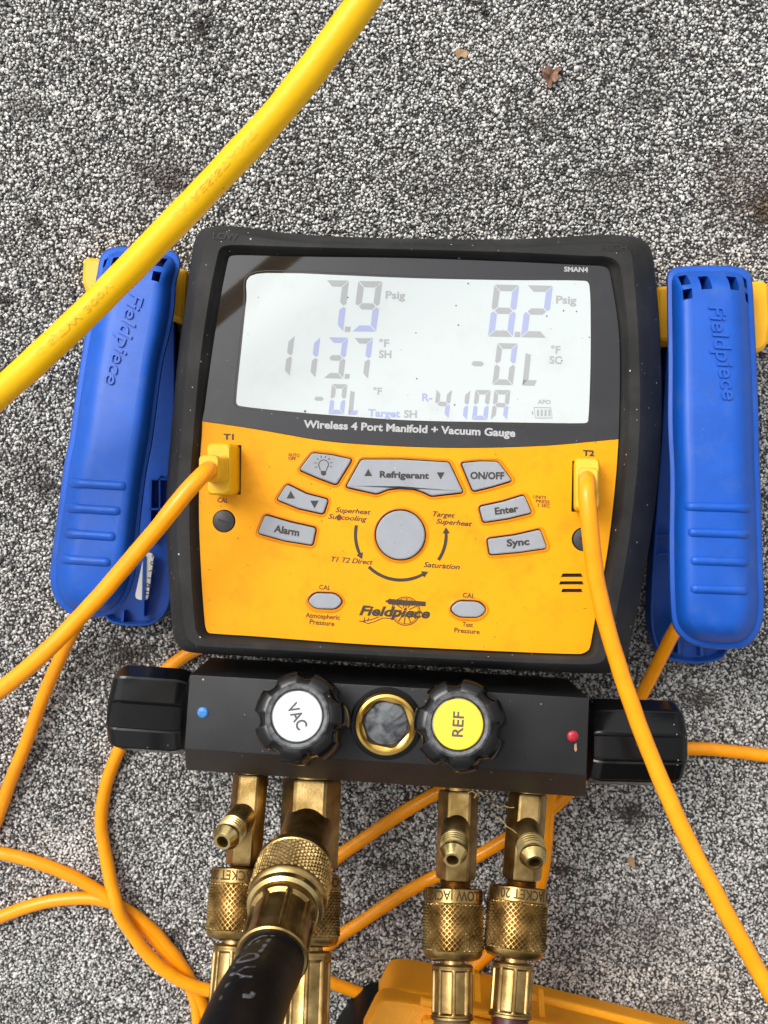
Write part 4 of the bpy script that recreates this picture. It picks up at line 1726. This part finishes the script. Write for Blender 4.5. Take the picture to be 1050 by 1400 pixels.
lead('orange lead with yellow plug in the T1 socket, crossing the left clamp',
     [P(286, 641, .0235), P(280, 646, .0295), P(263, 664, .0325), P(232, 702, .033), P(180, 764, .031), P(103, 850, .029), P(34, 917, .027), P(-40, 972, .020),
      G(-150, 1060, .03), G(-210, 1150, .008), G(-150, 1250, .0032)] + ground_path([(-60, 1280, .001), (0, 1253), (60, 1233), (125, 1228), (170, 1241), (212, 1276), (252, 1327), (283, 1390), (300, 1470), (310, 1560)]),
     (((311, 642, 0)), (285, 640, .025), .0078, .0166, .0066, .0088))
lead('orange lead with yellow plug in the T2 socket, hanging over the right knob',
     [P(803, 653, .0195), P(803, 660, .0255), P(803, 680, .0285), P(808, 740, .028), P(819, 810, .025), P(842, 900, .022), P(883, 1016, .021), P(945, 1155, .023), P(1025, 1306, .025), P(1110, 1455, .022),
      G(1220, 1640, .03), G(1300, 1750, .0032), G(1420, 1900, .0032)],
     (((801, 665, 0)), (804, 657, .021), .0080, .0168, .0066, .0086))
lead('orange lead leaving the left clamp for the photo edge below it',
     [G(165, 760, .014), G(140, 795, .014), G(112, 838, .013), G(82, 900, .009), G(47, 985, .006), G(15, 1068, .004), G(-20, 1150, .0032)] +
     ground_path([(-70, 1210), (-110, 1200), (-70, 1163), (0, 1166), (60, 1182), (120, 1209), (175, 1247), (230, 1306), (262, 1352), (272, 1400), (274, 1480), (268, 1560)], R_C + .0006))
lead('orange lead from the right clamp, passing behind the right knob and under the block',
     ground_path([(960, 790, .010), (930, 848, .010), (915, 875, .009), (890, 925, .006), (865, 970, .003), (825, 1030), (772, 1089), (735, 1119), (690, 1148), (640, 1177),
                  (580, 1206), (515, 1246), (450, 1291), (405, 1330, .003), (350, 1352, .006), (295, 1356, .006), (250, 1343, .006), (212, 1316, .006), (182, 1278, .006), (162, 1240, .006), (147, 1180, .002), (139, 1122),
                  (146, 1070), (164, 1023), (186, 975), (214, 930), (240, 905), (266, 889), (310, 870), (370, 850)]))
lead('orange lead running from behind the right knob to the right photo edge',
     ground_path([(1180, 1040), (1050, 1033), (990, 1026), (935, 1024), (860, 1026), (770, 1037), (690, 1053), (640, 1067), (597, 1085), (545, 1115), (490, 1152), (455, 1178), (420, 1212), (398, 1258), (402, 1305), (430, 1331), (470, 1350), (520, 1366), (600, 1385)]))
lead('orange lead dropping beside the rightmost tee, then under the yellow case',
     ground_path([(772, 1040), (758, 1070), (750, 1105), (747, 1150), (742, 1195), (725, 1240), (694, 1279), (655, 1315), (620, 1345), (580, 1400)]))

# thick yellow cord crossing above
cord = thing('power_cord', 'thick yellow power cord crossing over the left clamp at top left', 'cord', P(250, 270, .055))
cpts = [G(900, -520, .006), P(760, -380, .03), P(650, -255, .080), P(555, -92, .078), P(497, 0, .074), P(454, 60, .071), P(384, 149, .066), P(300, 240, .060), P(200, 345, .054), P(110, 436, .050), P(10, 528, .046), P(-80, 606, .041), P(-200, 710, .030), P(-380, 850, .004), G(-560, 990, .006)]
bm = bmesh.new()
tube(bm, cpts, 0.00415, 28, 24, wob=.0005)
cj = part('cord_jacket', bm, 'cord', cord)
csp = spline([Vector(p) for p in cpts], 24, closed=False)
hose_print(csp[::-1], 0.327, 'WATER RESISTANT', 0.00415, 0.0017, 0.045, Vector((0, 0, 1)), cj, 'cord_print', bold=0.0, turn=0.1)
hose_print(csp[::-1], 0.280, '3/C SJTW 300V', 0.00415, 0.0017, 0.034, Vector((0, 0, 1)), cj, 'cord_print', bold=0.0, turn=0.1)

# ================================================================== YELLOW CASE AT THE BOTTOM
case = thing('equipment_case', 'yellow ridged plastic equipment case at the bottom edge', 'case', G(800, 1560))


def tier(pts, ztop, zb=None, bev=.003, bpx=12, r=22):
    q = rounded(pts, r, 6)
    bm = bmesh.new()

    def lift(ps, z):
        out = []
        for p in ps:
            v = G(p.x, p.y, .002) if zb is None else P(p.x, p.y, zb)
            out.append(Vector((v.x, v.y, gz(v.y) + 0.0015 if z is None else z)))
        return out
    rings(bm, [lift(q, zb), lift(q, ztop - bev), lift(offset2(q, bpx * .12), ztop - bev * .5), lift(offset2(q, bpx * .4), ztop - bev * .15), lift(offset2(q, bpx), ztop)])
    return finish(bm)


part('body', tier([(534, 1311), (560, 1312), (700, 1339), (830, 1370), (935, 1397), (1200, 1478), (1300, 1700), (1300, 2100), (470, 2100), (500, 1380)], -0.066, None, .0025, 6), 'case', case)
part('lid', tier([(519, 1350), (545, 1352), (640, 1368), (720, 1385), (830, 1413), (1100, 1500), (1200, 1700), (1200, 2060), (440, 2060), (484, 1420)], -0.0575, -0.068, .0022, 5), 'case', case)
part('lid_panel', tier([(576, 1383), (640, 1385), (730, 1401), (830, 1432), (1060, 1520), (1150, 1700), (1150, 2000), (560, 2000)], -0.0535, -0.060, .0015, 4, 8), 'case', case)
bm = tier([(446, 1430), (462, 1392), (486, 1356), (508, 1343), (530, 1345), (530, 1420), (500, 1700), (430, 1700)], -0.062, None, .004, 10, 16)
part('corner_bumper', bm, 'hose_black', case)
# tall unseen block, added to keep sky light off the lower right ground
bm = bmesh.new()
hp = rounded([(770, 1470), (1420, 1500), (1420, 2080), (740, 2080)], 40, 6)


def lift_h(ps, z):
    return [Vector((*(P(p.x, p.y, -0.045).xy), z)) for p in ps]


rings(bm, [lift_h(hp, -0.050), lift_h(hp, 0.215), lift_h(offset2(hp, 3), 0.223), lift_h(offset2(hp, 12), 0.228), lift_h(offset2(hp, 30), 0.23)])
finish(bm)
part('sky_blocker', bm, 'rubber', case, label='tall unseen black block added to shade the lower right ground')
for x0, y0 in ((735, 1352), (648, 1331)):
    bm = bmesh.new()
    lo_ = [P(x0, y0 - 6, -0.063), P(x0 + 7, y0 - 4, -0.063), P(x0 + 9, y0 + 34, -0.063), P(x0 + 1, y0 + 32, -0.063)]
    hi_ = [v + Vector((0, -.0004, .0026)) for v in lo_]
    rings(bm, [lo_, hi_])
    finish(bm)
    part('ridge', bm, 'case', case)

for (xa, ya), (xb, yb), zr in (((690, 1352), (925, 1411), -0.066), ((575, 1367), (800, 1413), -0.0575), ((640, 1396), (800, 1432), -0.0535)):
    bm = bmesh.new()
    a_, b_ = P(xa, ya, zr), P(xb, yb, zr)
    d_ = (b_ - a_).normalized()
    n_ = Vector((-d_.y, d_.x, 0))
    lp = []
    for wd, hh in ((.0016, -.0005), (.0015, .0012), (.0010, .0019), (.0003, .0021)):
        lp.append([v + Vector((0, 0, hh)) for v in (a_ + n_ * wd - d_ * (wd - .0016), b_ + n_ * wd + d_ * (wd - .0016), b_ - n_ * wd + d_ * (wd - .0016), a_ - n_ * wd - d_ * (wd - .0016))])
    rings(bm, lp)
    finish(bm)
    part('ridge', bm, 'case', case)

# ================================================================== SMALL DEBRIS
def scrap(name, label, cat, x, y, pts, mat, lift=0.0012, curl=0.0012):
    bm = bmesh.new()
    c = G(x, y, lift)
    ring0, ring1 = [], []
    q = [Vector(p) for p in spline([Vector(p) for p in pts], 3)]
    for k, p in enumerate(q):
        hgt = lift + curl * (0.5 + .5 * math.sin(k * 2 * math.pi / len(q) * 2 + 1.0))
        ring0.append(G(x + p.x, y + p.y, hgt))
        ring1.append(G(x + p.x * .5, y + p.y * .5, hgt * .8 + .0003))
    top = [bm.verts.new(v) for v in ring0]
    mid = [bm.verts.new(v) for v in ring1]
    cc = bm.verts.new(c)
    n = len(top)
    for i in range(n):
        j = (i + 1) % n
        bm.faces.new((top[i], top[j], mid[j], mid[i]))
        bm.faces.new((mid[i], mid[j], cc))
    bmesh.ops.recalc_face_normals(bm, faces=bm.faces)
    ext = bmesh.ops.solidify(bm, geom=bm.faces[:], thickness=0.00025)
    bmesh.ops.recalc_face_normals(bm, faces=bm.faces)
    return solo(name, bm, mat, label, cat, G(x, y, 0), sharp=60)


scrap('leaf_fragment', 'curled reddish brown leaf scrap on the granules at upper right', 'leaf', 753, 103,
      [(-13, -12), (-9, -7), (-4, -13), (3, -8), (9, -11), (15, -8), (10, -3), (10, 5), (6, 9), (3, 7), (1, 17), (-4, 16), (-6, 8), (-10, 3)], 'leaf', .0012, .0026)
scrap('leaf_fragment', 'smaller tan leaf scrap near the top edge', 'leaf', 631, 74,
      [(-8, -5), (0, -6), (8, -4), (6, 5), (0, 3), (-6, 6)], 'petal', .0008, .0006)
scrap('leaf_fragment', 'tiny tan petal on the dark ground right of the tees', 'leaf', 863, 1178,
      [(-4, -6), (2, -5), (4, 2), (5, 9), (0, 6), (-5, 0)], 'petal', .0012, .0006)

# frayed sealing thread under the block
for lab, pts in (('loose pale thread hanging beside the rightmost tee', [(678, 1116, -.028), (686, 1121, -.025), (693, 1130, -.024), (700, 1134, -.022), (706, 1139, -.02)]),
                 ('curled pale thread end touching the rightmost tee', [(671, 1106, -.03), (674, 1100, -.028), (683, 1104, -.026), (690, 1102, -.024), (697, 1104, -.022), (703, 1104, -.021)]),
                 ('tangle of frayed thread under the block beside the straight tee', [(640, 1084, -.024), (646, 1082, -.022), (652, 1088, -.022), (648, 1091, -.02), (655, 1083, -.022), (662, 1088, -.022), (668, 1085, -.024), (676, 1092, -.026)])):
    bm = bmesh.new()
    tube(bm, [P(*q) for q in pts], 0.00014, 6, 5)
    solo('loose_thread', bm, 'thread', lab, 'thread', P(*pts[0]), 'frayed threads under the valve block')
